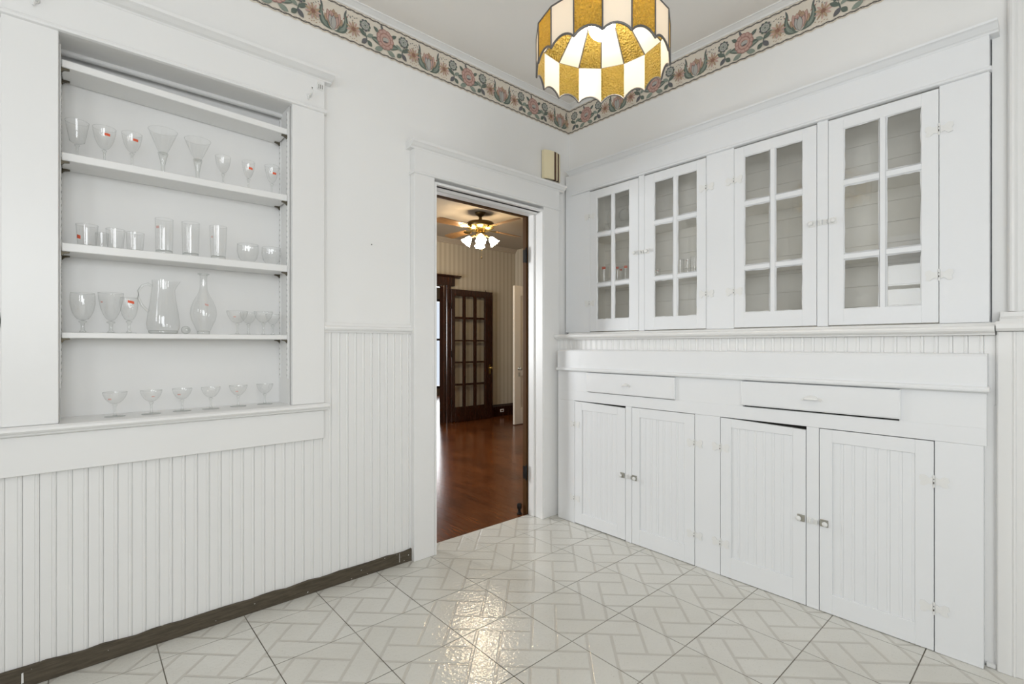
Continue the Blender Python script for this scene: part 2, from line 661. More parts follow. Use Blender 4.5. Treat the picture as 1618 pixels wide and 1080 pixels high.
class Print(MB):
    """flat coloured shapes printed on the paper, each lying a hair above the last"""

    def __init__(self):
        super().__init__()
        self.k = 0
        self.o = (0.0, 0.0)          # centre the motif is enlarged about

    def poly(self, pts, ink):
        self.k += 1
        d = 0.00003 * self.k + 0.0001
        e, (ox, oz) = 1.15, self.o
        self.add([(ox + (s_ - ox) * e, -d, oz + (z_ - oz) * e) for s_, z_ in pts], [tuple(range(len(pts)))], INKI[ink])

    def ell(self, cx, cz, rx, rz, rot, ink, n=14):
        c_, s_ = cos(rot), sin(rot)
        self.poly([(cx + rx * cos(2 * pi * k / n) * c_ - rz * sin(2 * pi * k / n) * s_,
                    cz + rx * cos(2 * pi * k / n) * s_ + rz * sin(2 * pi * k / n) * c_) for k in range(n)], ink)

    def leaf(self, x0, z0, x1, z1, w, ink, bend=0.0):
        dx, dz = x1 - x0, z1 - z0
        L = sqrt(dx * dx + dz * dz)
        nx, nz = -dz / L, dx / L
        pts = []
        for k in range(7):
            u = k / 6
            b = bend * sin(pi * u)
            pts.append((x0 + dx * u + nx * (b + w * sin(pi * u) ** 0.8), z0 + dz * u + nz * (b + w * sin(pi * u) ** 0.8)))
        for k in range(5, 0, -1):
            u = k / 6
            b = bend * sin(pi * u)
            pts.append((x0 + dx * u + nx * (b - w * sin(pi * u) ** 0.8), z0 + dz * u + nz * (b - w * sin(pi * u) ** 0.8)))
        self.poly(pts, ink)

    def star(self, cx, cz, r1, r0, n, ink, ph=0.0):
        self.poly([(cx + (r1 if k % 2 else r0) * cos(pi * k / n + ph), cz + (r1 if k % 2 else r0) * sin(pi * k / n + ph)) for k in range(2 * n)], ink)


def tulip(g):
    g.o = (0.0, 0.0)
    for sx in (-1, 1):
        for k in range(4):
            g.ell(sx * (0.066 + 0.010 * k), 0.040 - 0.007 * k, 0.0035, 0.0022, sx * 0.6, 'grey', 6)
            g.ell(sx * (0.060 + 0.008 * k), -0.046 + 0.008 * k, 0.0035, 0.002, -sx * 0.5, 'tan', 6)
        g.leaf(sx * 0.046, 0.016, sx * 0.058, 0.060, 0.0045, 'grey')
        g.leaf(sx * 0.040, 0.010, sx * 0.066, 0.034, 0.004, 'rose')
    # overlapping petals, dark outline first
    for a, c, r_ in ((-0.75, 'tan', 0.058), (0.75, 'tan', 0.058), (-0.42, 'pink', 0.070), (0.42, 'pink', 0.070), (0.0, 'tan', 0.074), (-0.2, 'pink', 0.066), (0.2, 'tan', 0.066)):
        x1, z1 = sin(a) * r_, -0.040 + cos(a) * r_ * 1.06
        g.leaf(sin(a) * 0.006, -0.044, x1, z1, 0.0155, 'brown', 0)
        g.leaf(sin(a) * 0.006, -0.043, x1 * 0.97, z1 - 0.002, 0.0135, c, 0)
        g.leaf(sin(a) * 0.006, -0.030, x1 * 0.86, z1 - 0.012, 0.0030, 'rose', 0)
    for a, c in ((-0.30, 'stone'), (0.30, 'pink'), (0.0, 'stone')):
        g.leaf(0, -0.054, sin(a) * 0.06, 0.012 - 0.008 * abs(a), 0.0125, 'grey', 0)
        g.leaf(0, -0.053, sin(a) * 0.058, 0.009 - 0.008 * abs(a), 0.0105, c, 0)
    for sx in (-1, 1):
        g.leaf(sx * 0.002, -0.056, sx * 0.062, 0.010, 0.0105, 'green', -sx * 0.020)
        g.leaf(sx * 0.006, -0.056, sx * 0.050, 0.048, 0.0105, 'green', -sx * 0.026)
        g.leaf(sx * 0.010, -0.050, sx * 0.048, 0.036, 0.0038, 'pale', -sx * 0.024)
        g.leaf(sx * 0.006, -0.052, sx * 0.056, 0.004, 0.0035, 'pale', -sx * 0.018)
        g.leaf(sx * 0.012, -0.056, sx * 0.030, -0.020, 0.0045, 'green', -sx * 0.004)


def daisy(g, x):
    g.o = (x, -0.014)
    for k in range(11):
        a = 2 * pi * k / 11
        g.leaf(x + 0.006 * cos(a), -0.014 + 0.006 * sin(a), x + 0.036 * cos(a), -0.014 + 0.036 * sin(a), 0.0045, 'tan' if k % 2 else 'pink')
    g.star(x, -0.014, 0.021, 0.011, 9, 'tan', 0.0)
    g.star(x, -0.014, 0.014, 0.008, 7, 'brown', 0.3)
    for k in range(4):
        g.ell(x + 0.010 * k - 0.016, 0.036 + 0.005 * (k % 2), 0.0038, 0.002, 0.4, 'grey', 6)
        g.ell(x - 0.010 * k + 0.014, -0.058 + 0.004 * (k % 2), 0.0035, 0.002, 0.4, 'tan', 6)


def ring(g, x, sx):
    g.o = (x, -0.010)
    g.leaf(x, 0.0, x + sx * 0.012, -0.045, 0.0028, 'green')
    g.leaf(x + sx * 0.006, -0.022, x - sx * 0.030, 0.004, 0.0095, 'green')
    g.leaf(x + sx * 0.008, -0.020, x + sx * 0.040, 0.000, 0.0085, 'pale')
    g.leaf(x + sx * 0.010, -0.030, x - sx * 0.016, -0.060, 0.0105, 'grey')
    g.leaf(x + sx * 0.012, -0.035, x + sx * 0.034, -0.058, 0.0105, 'green')
    for k in range(9):
        a = 2 * pi * k / 9
        g.ell(x + 0.019 * cos(a), 0.026 + 0.019 * sin(a), 0.0085, 0.0075, a, 'grey' if k % 2 else 'green', 8)
    g.ell(x, 0.026, 0.0185, 0.0185, 0, 'stone', 12)
    g.star(x, 0.026, 0.016, 0.010, 6, 'pale')
    g.ell(x, 0.026, 0.009, 0.009, 0, 'stone', 8)
    g.ell(x, 0.026, 0.005, 0.005, 0, 'green', 6)


def rose(g, x):
    g.o = (x, 0.0)
    for sx in (-1, 1):
        g.leaf(x + sx * 0.020, -0.034, x + sx * 0.070, -0.012, 0.0135, 'green', sx * 0.008)
        g.leaf(x + sx * 0.030, -0.032, x + sx * 0.064, -0.015, 0.004, 'pale', sx * 0.006)
        g.leaf(x + sx * 0.010, -0.042, x + sx * 0.052, -0.060, 0.0115, 'pale', 0)
        g.leaf(x + sx * 0.030, 0.020, x + sx * 0.058, 0.042, 0.008, 'green', 0)
    g.leaf(x - 0.01, 0.034, x - 0.022, 0.066, 0.0055, 'grey')
    for k in range(11):
        a = 2 * pi * k / 11
        g.ell(x + 0.034 * cos(a), 0.002 + 0.037 * sin(a), 0.0105, 0.0135, a, 'rose', 10)
        g.ell(x + 0.033 * cos(a), 0.002 + 0.036 * sin(a), 0.0075, 0.0105, a, 'pink', 10)
    g.ell(x, 0.002, 0.029, 0.031, 0, 'rose', 16)
    for k in range(8):
        a = 2 * pi * k / 8 + 0.3
        g.ell(x + 0.019 * cos(a), 0.002 + 0.020 * sin(a), 0.0065, 0.0098, a, 'pink', 9)
    g.ell(x + 0.001, 0.0, 0.017, 0.014, 0.15, 'brown', 12)
    g.ell(x + 0.002, 0.001, 0.0155, 0.0115, 0.15, 'stone', 12)
    g.ell(x + 0.001, -0.008, 0.012, 0.0035, 0.15, 'grey', 9)


g = Print()
tulip(g)
daisy(g, 0.104)
ring(g, 0.166, 1)
rose(g, 0.280)
ring(g, 0.390, -1)
daisy(g, 0.452)
flower_mesh = g.mesh('floral_print', INKS)
PER = 0.5545
BZ0, BZ1, BZC = 2.748, 2.929, 2.838


def border(name, parent, length, loc, rz, first):
    r = empty(name, loc, None, None, None, None, rz)
    r.parent = parent
    r['label'] = 'cream wallpaper border printed with tulips, roses and leaves'
    n = int(length / 0.01)
    w = MB()
    v, f = [], []
    for k in range(n + 1):
        s_ = -length * k / n
        z_ = BZ0 + 0.003 * sin(2 * pi * s_ / 0.046)
        v += [(s_, -0.001, z_), (s_, -0.001, BZ1)]
    f = [(2 * k, 2 * k + 1, 2 * k + 3, 2 * k + 2) for k in range(n)]
    w.add(v, f)
    w.build('border_paper', BORDER, r)
    for zc, ph in ((2.7585, 0.0), (2.9165, 1.4)):
        w = MB()
        for wid, amp, dep, pp in ((0.0055, 0.0035, 0.0016, ph), (0.0022, 0.0045, 0.0018, ph + 2.2)):
            v = []
            for k in range(n + 1):
                s_ = -length * k / n
                z_ = zc + amp * sin(2 * pi * s_ / 0.046 + pp)
                v += [(s_, -dep, z_ - wid / 2), (s_, -dep, z_ + wid / 2)]
            w.add(v, [(2 * k, 2 * k + 1, 2 * k + 3, 2 * k + 2) for k in range(n)])
        w.build('border_line', INK['line'], r)
    s_ = first
    k = 0
    while s_ > -length + 0.05:
        link('floral_print', flower_mesh, r, (s_, -0.0012, BZC))
        s_ -= PER
        k += 1
    return r


b1 = border('wallpaper_border', wall_left, 4.3, (-0.002, -0.0005, 0), 0, -0.092 - PER)
# the corner part of the run: a tulip and a daisy before the corner, the rose group after it
gc = Print()
tulip(gc)
gc.o = (0.09, -0.014)
gc.star(0.076, -0.014, 0.013, 0.008, 7, 'brown', 0.0)
for k in range(7):
    a_ = pi / 2 + pi * k / 6
    gc.leaf(0.076, -0.014, 0.076 + 0.030 * cos(a_), -0.014 + 0.030 * sin(a_), 0.0045, 'tan')
link('floral_print', gc.mesh('floral_print', INKS), b1, (-0.092, -0.0012, BZC))
# right wall: local s runs from the corner towards the viewer, so the strip is mirrored by turning it half round
b2 = empty('wallpaper_border', (-0.0005, -0.002, 0), 'cream wallpaper border printed with tulips, roses and leaves', None, None, None, -pi / 2)
b2.parent = wall_right


def border_right(r, length):
    n = int(length / 0.01)
    v = []
    for k in range(n + 1):
        s_ = length * k / n
        v += [(s_, -0.001, BZ0 + 0.003 * sin(2 * pi * s_ / 0.046)), (s_, -0.001, BZ1)]
    MB().add(v, [(2 * k, 2 * k + 1, 2 * k + 3, 2 * k + 2) for k in range(n)]).build('border_paper', BORDER, r)
    for zc, ph in ((2.7585, 0.0), (2.9165, 1.4)):
        w = MB()
        for wid, amp, dep, pp in ((0.0055, 0.0035, 0.0016, ph), (0.0022, 0.0045, 0.0018, ph + 2.2)):
            v = []
            for k in range(n + 1):
                s_ = length * k / n
                z_ = zc + amp * sin(2 * pi * s_ / 0.046 + pp)
                v += [(s_, -dep, z_ - wid / 2), (s_, -dep, z_ + wid / 2)]
            w.add(v, [(2 * k, 2 * k + 1, 2 * k + 3, 2 * k + 2) for k in range(n)])
        w.build('border_line', INK['line'], r)
    g2 = Print()
    ring(g2, 0.052, 1)
    rose(g2, 0.163)
    ring(g2, 0.274, -1)
    daisy(g2, 0.333)
    link('floral_print', g2.mesh('floral_print', INKS), r, (0, -0.0012, BZC))
    s_ = 0.437
    while s_ < length - 0.5:
        link('floral_print', flower_mesh, r, (s_, -0.0012, BZC))
        s_ += PER


border_right(b2, 4.2)

# ------------------------------------------------------------------ beadboard
PITCH = 0.0437
BEAD = [(0.0, -0.0025), (0.0018, 0.0), (0.0300, 0.0), (0.0318, -0.0025), (0.0340, -0.0012), (0.0372, 0.0), (0.0404, -0.0012), (0.0428, -0.0025)]
_plank = {}


def plank_mesh(m, length, axis='x', thick=0.008):
    """one bead-edged board standing up: local t along +axis, face towards -y (axis x) or -x (axis y)"""
    key = (m.name, round(length, 4), axis)
    if key not in _plank:
        pts = [(a, -(d + thick)) for a, d in BEAD] + [(PITCH - 0.0001, 0.0), (0.0, 0.0)]
        w = MB()
        if axis == 'x':
            w.prism(pts, lambda p, q, s_: (p, q, s_), 0, length)
        else:
            w.prism(pts, lambda p, q, s_: (q, -p, s_), 0, length)
        _plank[key] = w.mesh('plank', m)
    return _plank[key]


x = -2.95 - 32 * PITCH
while x < -1.33:
    top = 0.750 if -2.95 - 0.001 < x < -1.818 else 1.268
    link('plank', plank_mesh(PAINT, top - 0.01), wall_left, (x, 0, 0.01))
    x += PITCH
y = -0.045
while y > -2.30:
    link('plank', plank_mesh(PAINT, 0.26, 'y'), wall_right, (-0.1572, y, 0.976))
    y -= PITCH
link('plank', plank_mesh(PAINT, 0.97, 'y'), wall_right, (-0.1572, -2.2265, 0.006))

# brown baseboard on the left wall, a little ragged along its painted top
bb = struct('baseboard_left', 'dark brown worn baseboard with paint drips below the beadboard')
w = MB()
n = 60
v = []
for k in range(n + 1):
    x = -4.38 + (4.38 - 1.322) * k / n
    z = 0.064 + 0.0022 * sin(k * 1.7) + 0.0018 * sin(k * 4.1 + 1) + (0.010 if x < -2.6 else 0.0) * min(1, (-2.6 - x) / 0.3)
    v += [(x, -0.010, 0.001), (x, -0.020, 0.001), (x, -0.020, z - 0.002), (x, -0.016, z), (x, -0.009, z)]
f = []
for k in range(n):
    for q in range(5):
        f.append((k * 5 + q, k * 5 + (q + 1) % 5, (k + 1) * 5 + (q + 1) % 5, (k + 1) * 5 + q))
f += [(0, 1, 2, 3, 4), (n * 5 + 4, n * 5 + 3, n * 5 + 2, n * 5 + 1, n * 5)]
w.add(v, f)
w.build('baseboard', BASEB, bb)
drip = MB()
for x, z0, z1, wd in ((-2.862, 0.018, 0.056, 0.0032), (-2.893, 0.004, 0.012, 0.003), (-1.40, 0.012, 0.062, 0.0014), (-1.345, 0.034, 0.040, 0.003), (-1.372, 0.012, 0.016, 0.003), (-1.89, 0.010, 0.016, 0.003), (-1.62, 0.034, 0.038, 0.003)):
    drip.add([(x - wd, -0.0204, z0), (x + wd, -0.0204, z0 + 0.002), (x + wd * 0.7, -0.0204, z1), (x - wd * 0.8, -0.0204, z1 - 0.002)], [(0, 1, 2, 3)])
o = drip.build('paint_drip', PAINT, bb)
o['label'] = 'white paint drips on the brown baseboard'
o['kind'] = 'stuff'

# chair rail of the left wall
cr = struct('trim_2', 'white chair rail between niche and doorway')
MB().prism([(0, 1.262), (-0.018, 1.262), (-0.020, 1.272), (-0.030, 1.274), (-0.034, 1.282), (-0.030, 1.292), (-0.018, 1.296), (-0.014, 1.311), (0, 1.313)],
           lambda p, q, s_: (s_, p, q), -1.813, -1.325).build('chair_rail', PAINT, cr)
MB().prism([(0, 1.262), (-0.018, 1.262), (-0.020, 1.272), (-0.030, 1.274), (-0.034, 1.282), (-0.030, 1.292), (-0.018, 1.296), (-0.014, 1.311), (0, 1.313)],
           lambda p, q, s_: (s_, p, q), XB + 0.002, -2.916).build('chair_rail', PAINT, cr)

# ------------------------------------------------------------------ doorway
dr = struct('door_1', 'white cased doorway into the wood-floored room')
cas = MB()
cas.box(-1.325, DX0 - 0.0125, -0.048, -0.0005, 0.0, 2.155)
cas.build('door_casing', PAINT, dr, 0.003)
MB().box(DX1 + 0.0125, -0.156, -0.048, -0.0005, 0.0, 2.155).build('door_casing', PAINT, dr, 0.003)
MB().box(-1.325, -0.156, -0.050, -0.0005, 2.160, 2.292).build('head_casing', PAINT, dr, 0.002)
MB().prism([(0, 2.150), (-0.050, 2.150), (-0.056, 2.153), (-0.058, 2.158), (-0.056, 2.163), (-0.050, 2.166), (0, 2.166)],
           lambda p, q, s_: (s_, p, q), -1.332, -0.149).build('head_bead', PAINT, dr)
MB().prism([(0, 2.286), (-0.052, 2.286), (-0.056, 2.294), (-0.066, 2.298), (-0.078, 2.308), (-0.086, 2.312), (-0.088, 2.325), (0, 2.328)],
           lambda p, q, s_: (s_, p, q), -1.352, -0.116).build('head_cap', PAINT, dr)
for a, b in ((DX0 - 0.012, DX0), (DX1, DX1 + 0.012)):
    bx('jamb', PAINT, dr, a, b, -0.047, 0.094, 0.001, 2.130)
bx('jamb', PAINT, dr, DX0, DX1, -0.047, 0.094, 2.118, 2.131)
bx('door_stop', PAINT, dr, DX0, DX0 + 0.012, 0.030, 0.085, 0.001, 2.118, 0.002)
bx('door_stop', PAINT, dr, DX1 - 0.010, DX1, 0.030, 0.085, 0.001, 2.118, 0.002)
bx('door_stop', PAINT, dr, DX0 + 0.012, DX1 - 0.010, 0.030, 0.085, 2.106, 2.118, 0.002)
MB().prism([(-0.040, 2.118), (-0.020, 2.118), (-0.012, 2.113), (-0.004, 2.106), (0.004, 2.110), (0.012, 2.118), (0.012, 2.122), (-0.040, 2.122)],
           lambda p, q, s_: (s_, p + 0.018, q), DX0, DX1).build('head_moulding', PAINT, dr)
j = bx('jamb', BROWNDOOR, dr, DX1 - 0.022, DX1, 0.094, 0.128, 0.001, 2.118, 0.001)
j['label'] = 'dark stained jamb strip with hinges'
for a in ((DX0, DX1 - 0.022, 2.104, 2.118),):
    o = bx('jamb', BROWNDOOR, dr, a[0], a[1], 0.094, 0.128, a[2], a[3])
    o['label'] = 'dark stained head strip of the doorway'
for z in (1.828, 0.297):
    w = MB()
    w.lathe([(0, -0.05), (0.006, -0.05), (0.006, -0.018), (0.0068, -0.017), (0.0068, 0.017), (0.006, 0.018), (0.006, 0.05), (0.004, 0.058), (0, 0.06)], 10, (DX1 - 0.026, 0.088, z))
    w.box(DX1 - 0.024, DX1 - 0.0215, 0.092, 0.126, z - 0.045, z + 0.045)
    o = w.build('hinge', BLACK, dr)
    o['label'] = 'black iron door hinge'
st = empty('door_stop_bumper', (-0.372, 0.135, 0.0), 'small black floor door stop at the foot of the brown jamb', 'door stop')
w = MB()
w.lathe([(0, 0.0), (0.018, 0.0), (0.019, 0.006), (0.012, 0.014), (0.010, 0.036), (0.017, 0.042), (0.018, 0.07), (0.014, 0.076), (0, 0.078)], 14)
w.build('stem', BLACK, st)

# ------------------------------------------------------------------ glassware niche (an old window turned into shelves)
ni = empty('display_niche', (0, 0, 0), 'white built-in niche with four open shelves of clear glassware', 'cabinet')
bx('casing', PAINT, ni, -2.914, NX0 - 0.001, -0.030, -0.0005, 0.917, 2.332, 0.002)
bx('casing', PAINT, ni, NX1 + 0.001, -1.813, -0.030, -0.0005, 0.917, 2.332, 0.002)
bx('head_casing', PAINT, ni, -2.914, -1.813, -0.032, -0.0005, 2.350, 2.494, 0.002)
MB().prism([(0, 2.329), (-0.030, 2.329), (-0.040, 2.332), (-0.043, 2.339), (-0.040, 2.347), (-0.030, 2.350), (0, 2.350)],
           lambda p, q, s_: (s_, p, q), -2.922, -1.805).build('head_bead', PAINT, ni)
MB().prism([(0, 2.484), (-0.034, 2.484), (-0.038, 2.490), (-0.052, 2.494), (-0.066, 2.503), (-0.076, 2.508), (-0.078, 2.520), (0, 2.522)],
           lambda p, q, s_: (s_, p, q), -2.95, -1.779).build('head_cap', PAINT, ni)
MB().prism([(0.168, 0.9165), (-0.050, 0.9165), (-0.060, 0.910), (-0.063, 0.902), (-0.058, 0.895), (-0.044, 0.892), (-0.044, 0.886), (-0.038, 0.882), (0.0, 0.882), (0.0, 0.901), (0.168, 0.901)],
           lambda p, q, s_: (s_, p, q), NX0 - 0.0, NX1).build('sill', PAINT, ni)
for a, b in ((-2.95, NX0), (NX1, -1.799)):
    MB().prism([(-0.0005, 0.9165), (-0.050, 0.9165), (-0.060, 0.910), (-0.063, 0.902), (-0.058, 0.895), (-0.044, 0.892), (-0.044, 0.886), (-0.038, 0.882), (-0.0005, 0.882)],
               lambda p, q, s_: (s_, p, q), a, b).build('sill', PAINT, ni)
bx('apron', PAINT, ni, -2.95, -1.815, -0.030, -0.0095, 0.744, 0.881, 0.002)
bx('back_panel', PAINT, ni, NX0 - 0.01, NX1 + 0.01, 0.172, 0.182, 0.90, 2.42)
bx('side_panel', PAINT, ni, NX0 - 0.012, NX0 - 0.0002, 0.0, 0.1715, 0.9168, 2.40)
bx('side_panel', PAINT, ni, NX1 + 0.0002, NX1 + 0.012, 0.0, 0.1715, 0.9168, 2.40)
bx('top_panel', PAINT, ni, NX0, NX1, -0.028, 0.138, 2.334, 2.348)
bx('back_panel', PAINT, ni, NX0 - 0.012, NX1 + 0.012, 0.1305, 0.182, 2.4205, 2.43)  # unseen cap added over the niche to keep outside light from leaking in
MB().prism([(0.120, 2.334), (0.118, 2.322), (0.124, 2.318), (0.136, 2.318), (0.138, 2.334)], lambda p, q, s_: (s_, p, q), NX0, NX1).build('top_stop', PAINT, ni)
# slotted standards screwed to both side panels
for sx, xx in ((1, NX0), (-1, NX1)):
    for yy in (0.024, 0.136):
        w = MB()
        w.box(xx, xx + sx * 0.004, yy, yy + 0.014, 1.04, 2.31)
        z = 1.05
        while z < 2.30:
            w.box(xx + sx * 0.0038, xx + sx * 0.0046, yy + 0.005, yy + 0.009, z, z + 0.009, 1)
            z += 0.0254
        w.build('shelf_standard', [PAINT, SLOT], ni)


def clip(x, y, z, sx):
    w = MB()
    w.prism([(0, 0), (0.024, 0), (0.024, -0.004), (0.010, -0.007), (0.002, -0.014), (0, -0.014)], lambda p, q, s_: (x + sx * p, s_, z + q), y, y + 0.012)
    w.box(x + sx * 0.0005, x + sx * 0.004, y + 0.002, y + 0.010, z - 0.016, z + 0.014)
    o = w.build('shelf_clip', RUST, ni)


def shelf(zl, zr, th, y0=0.018):
    w = MB()
    a, b = NX0 + 0.006, NX1 - 0.006
    w.hexa([(a, y0, zl - th), (b, y0, zr - th), (b, 0.168, zr - th), (a, 0.168, zl - th)], [(a, y0, zl), (b, y0, zr), (b, 0.168, zr), (a, 0.168, zl)])
    w.build('shelf', PAINT, ni, 0.0025)
    for x_, z_, sx in ((NX0 + 0.004, zl - th, 1), (NX1 - 0.004, zr - th, -1)):
        for yy in (0.026, 0.137):
            clip(x_, yy, z_ - 0.0005, sx)


SH2, SH3, SH4, SH5 = 1.912, 1.578, 1.246, 0.9165
shelf(2.254, 2.226, 0.028)
shelf(SH2, SH2, 0.030)
shelf(SH3, SH3, 0.032)
shelf(SH4, SH4, 0.021)

# ------------------------------------------------------------------ ledge over the lower cabinets
lg = struct('trim_3', 'long white ledge between upper and lower cabinets')
MB().prism([(-0.030, 1.2365), (-0.190, 1.2365), (-0.192, 1.243), (-0.205, 1.246), (-0.213, 1.252), (-0.216, 1.260), (-0.213, 1.268), (-0.205, 1.272), (-0.070, 1.273), (-0.066, 1.282), (-0.058, 1.287), (-0.030, 1.288)],
           lambda p, q, s_: (p, s_, q), -0.052, -2.262).build('ledge', PAINT, lg, 0)

# casing and rail at the right edge of the picture
tr = struct('trim_4', 'white moulded casing at the right edge')
MB().prism([(-0.002, -2.284), (-0.016, -2.284), (-0.024, -2.290), (-0.027, -2.297), (-0.024, -2.304), (-0.016, -2.309), (-0.010, -2.312), (-0.010, -2.42), (-0.002, -2.42)],
           lambda p, q, s_: (p, q, s_), 1.330, H - 0.03).build('casing', PAINT, tr)
MB().prism([(-0.0005, 1.249), (-0.190, 1.249), (-0.205, 1.252), (-0.212, 1.260), (-0.212, 1.276), (-0.204, 1.286), (-0.060, 1.290), (-0.054, 1.300), (-0.034, 1.310), (-0.030, 1.328), (-0.0005, 1.330)],
           lambda p, q, s_: (p, s_, q), -2.265, -2.6).build('ledge', PAINT, tr)
w = MB()
w.prism([(-0.1575, -2.2655), (-0.182, -2.2655), (-0.186, -2.270), (-0.186, -2.304), (-0.182, -2.307), (-0.186, -2.310), (-0.186, -2.314), (-0.180, -2.318), (-0.180, -2.42), (-0.1575, -2.42)],
        lambda p, q, s_: (p, q, s_), 0.001, 1.248)
w.build('casing', PAINT, tr)
bx('base_block', PAINT, tr, -0.178, -0.1665, -2.2635, -2.238, 0.001, 0.016, 0.001)

# ------------------------------------------------------------------ hardware for the cabinets


def bow(r, x, y, z, part_label=None, flip=False):
    """butterfly hinge lying on a face that looks towards -x"""
    w = MB()
    for s_ in (-1, 1):
        pts = [(0.004 * s_, -0.016), (0.016 * s_, -0.011), (0.030 * s_, -0.023), (0.043 * s_, -0.019), (0.040 * s_, -0.004), (0.046 * s_, 0.004),
               (0.043 * s_, 0.019), (0.030 * s_, 0.022), (0.016 * s_, 0.011), (0.004 * s_, 0.016)]
        w.prism(pts, lambda p, q, d: (x - d, y + p, z + q), 0.0, 0.0030)
    w.tube([(x - 0.003, y, z - 0.024), (x - 0.003, y, z + 0.024)], 0.0034, 8)
    w.box(x - 0.0066, x - 0.0058, y - 0.0014, y + 0.0018, z - 0.010, z - 0.002, 1)
    w.box(x - 0.0066, x - 0.0058, y - 0.0012, y + 0.0012, z + 0.006, z + 0.011, 1)
    return w.build('hinge', [PAINTEDMETAL, GAP], r)


def catch(r, x, y, z, s_, worn):
    """cupboard catch: plate with a turn knob on the door, s_ points from the knob to the frame"""
    w = MB()
    M0 = BRASSY if worn else PAINTEDMETAL
    w.box(x - 0.003, x, y - 0.016, y + 0.016, z - 0.016, z + 0.016)
    w.box(x - 0.010, x - 0.003, y + s_ * 0.004, y + s_ * 0.016, z - 0.010, z + 0.010)
    w.build('latch_plate', [PAINTEDMETAL if not worn else M0], r, 0.001)
    k = MB()
    k.lathe([(0, 0), (0.005, 0), (0.005, 0.006), (0.010, 0.009), (0.0115, 0.013), (0.009, 0.017), (0, 0.018)], 14, (x - 0.0028, y - s_ * 0.006, z), rot=Matrix.Rotation(-pi / 2, 3, 'Y'))
    k.build('knob', PAINTEDMETAL, r)


def strike(r, x, y, z):
    w = MB()
    w.box(x - 0.0035, x, y - 0.010, y + 0.010, z - 0.014, z + 0.014)
    w.box(x - 0.012, x - 0.0035, y - 0.008, y - 0.002, z - 0.009, z + 0.009)
    w.build('latch_strike', PAINTEDMETAL, r, 0.001)


def cup_pull(r, x, y, z, wd):
    w = MB()
    prof = []
    n, m = 12, 5
    v, f = [], []
    for i in range(n + 1):
        a = pi * i / n
        for k in range(m + 1):
            b = (pi / 2) * k / m
            v.append((x - 0.022 * sin(a) ** 0.5 * sin(b) - 0.001, y + wd * cos(a), z + wd * 0.62 * sin(a) * cos(b)))
    for i in range(n):
        for k in range(m):
            f.append((i * (m + 1) + k, i * (m + 1) + k + 1, (i + 1) * (m + 1) + k + 1, (i + 1) * (m + 1) + k))
    w.add(v, f, 0, True)
    for s_ in (-1, 1):
        w.prism([(s_ * wd * 0.92, -0.004), (s_ * wd * 1.28, -0.009), (s_ * wd * 1.46, -0.003), (s_ * wd * 1.26, 0.004), (s_ * wd * 0.95, 0.008)], lambda p, q, d: (x - d, y + p, z + q), 0, 0.0025)
    o = w.build('cup_pull', PAINTEDMETAL, r)
    return o


# ------------------------------------------------------------------ lower cabinet
XL = -0.21
lc = empty('base_cabinet', (0, 0, 0), 'long white built-in lower cabinet with two drawers and four beadboard doors', 'cabinet')
fr = MB()
T = 0.020
DOORS_L = [('A', -0.239, -0.648, 1, 0.0), ('B', -0.695, -1.098, -1, 0.0), ('C', -1.241, -1.642, 1, 0.0), ('D', -1.696, -2.093, -1, 0.0)]
zt, zb = 0.823, 0.001
for a, b in ((-0.088, -0.237), (-0.650, -0.693), (-1.100, -1.239), (-1.644, -1.694), (-2.095, -2.233)):
    fr.box(XL, XL + T, b, a, 0.0012, 0.825)
fr.box(XL, XL + T, -2.241, -0.088, 0.8256, 0.890)
fr.box(XL, XL + T, -2.241, -0.088, 1.020, 1.034)
for a, b in ((-0.088, -0.356), (-0.980, -1.357), (-1.984, -2.241)):
    fr.box(XL, XL + T, b, a, 0.890, 1.020)
fr.build('face_frame', PAINT_CAB, lc, 0.001)
bx('side_panel', PAINT_CAB, lc, XL + T, -0.1575, -0.106, -0.088, 0.0012, 1.02)
bx('side_panel', PAINT_CAB, lc, XL + T, -0.1575, -2.233, -2.222, 0.0012, 1.02)
bx('carcass_back', GAP, lc, -0.1598, -0.1576, -2.22, -0.108, 0.002, 0.974)
# apron board under the beadboard strip, with its lip
MB().prism([(-0.167, 1.030), (-0.219, 1.030), (-0.222, 1.046), (-0.222, 1.158), (-0.216, 1.165), (-0.200, 1.168), (-0.167, 1.168)],
           lambda p, q, s_: (p, s_, q), -0.094, -2.243).build('apron', PAINT_CAB, lc)
MB().prism([(-0.1955, 1.0245), (-0.230, 1.0245), (-0.236, 1.029), (-0.237, 1.036), (-0.233, 1.043), (-0.222, 1.046), (-0.1955, 1.046)],
           lambda p, q, s_: (p, s_, q), -0.094, -2.250).build('apron_lip', PAINT_CAB, lc)


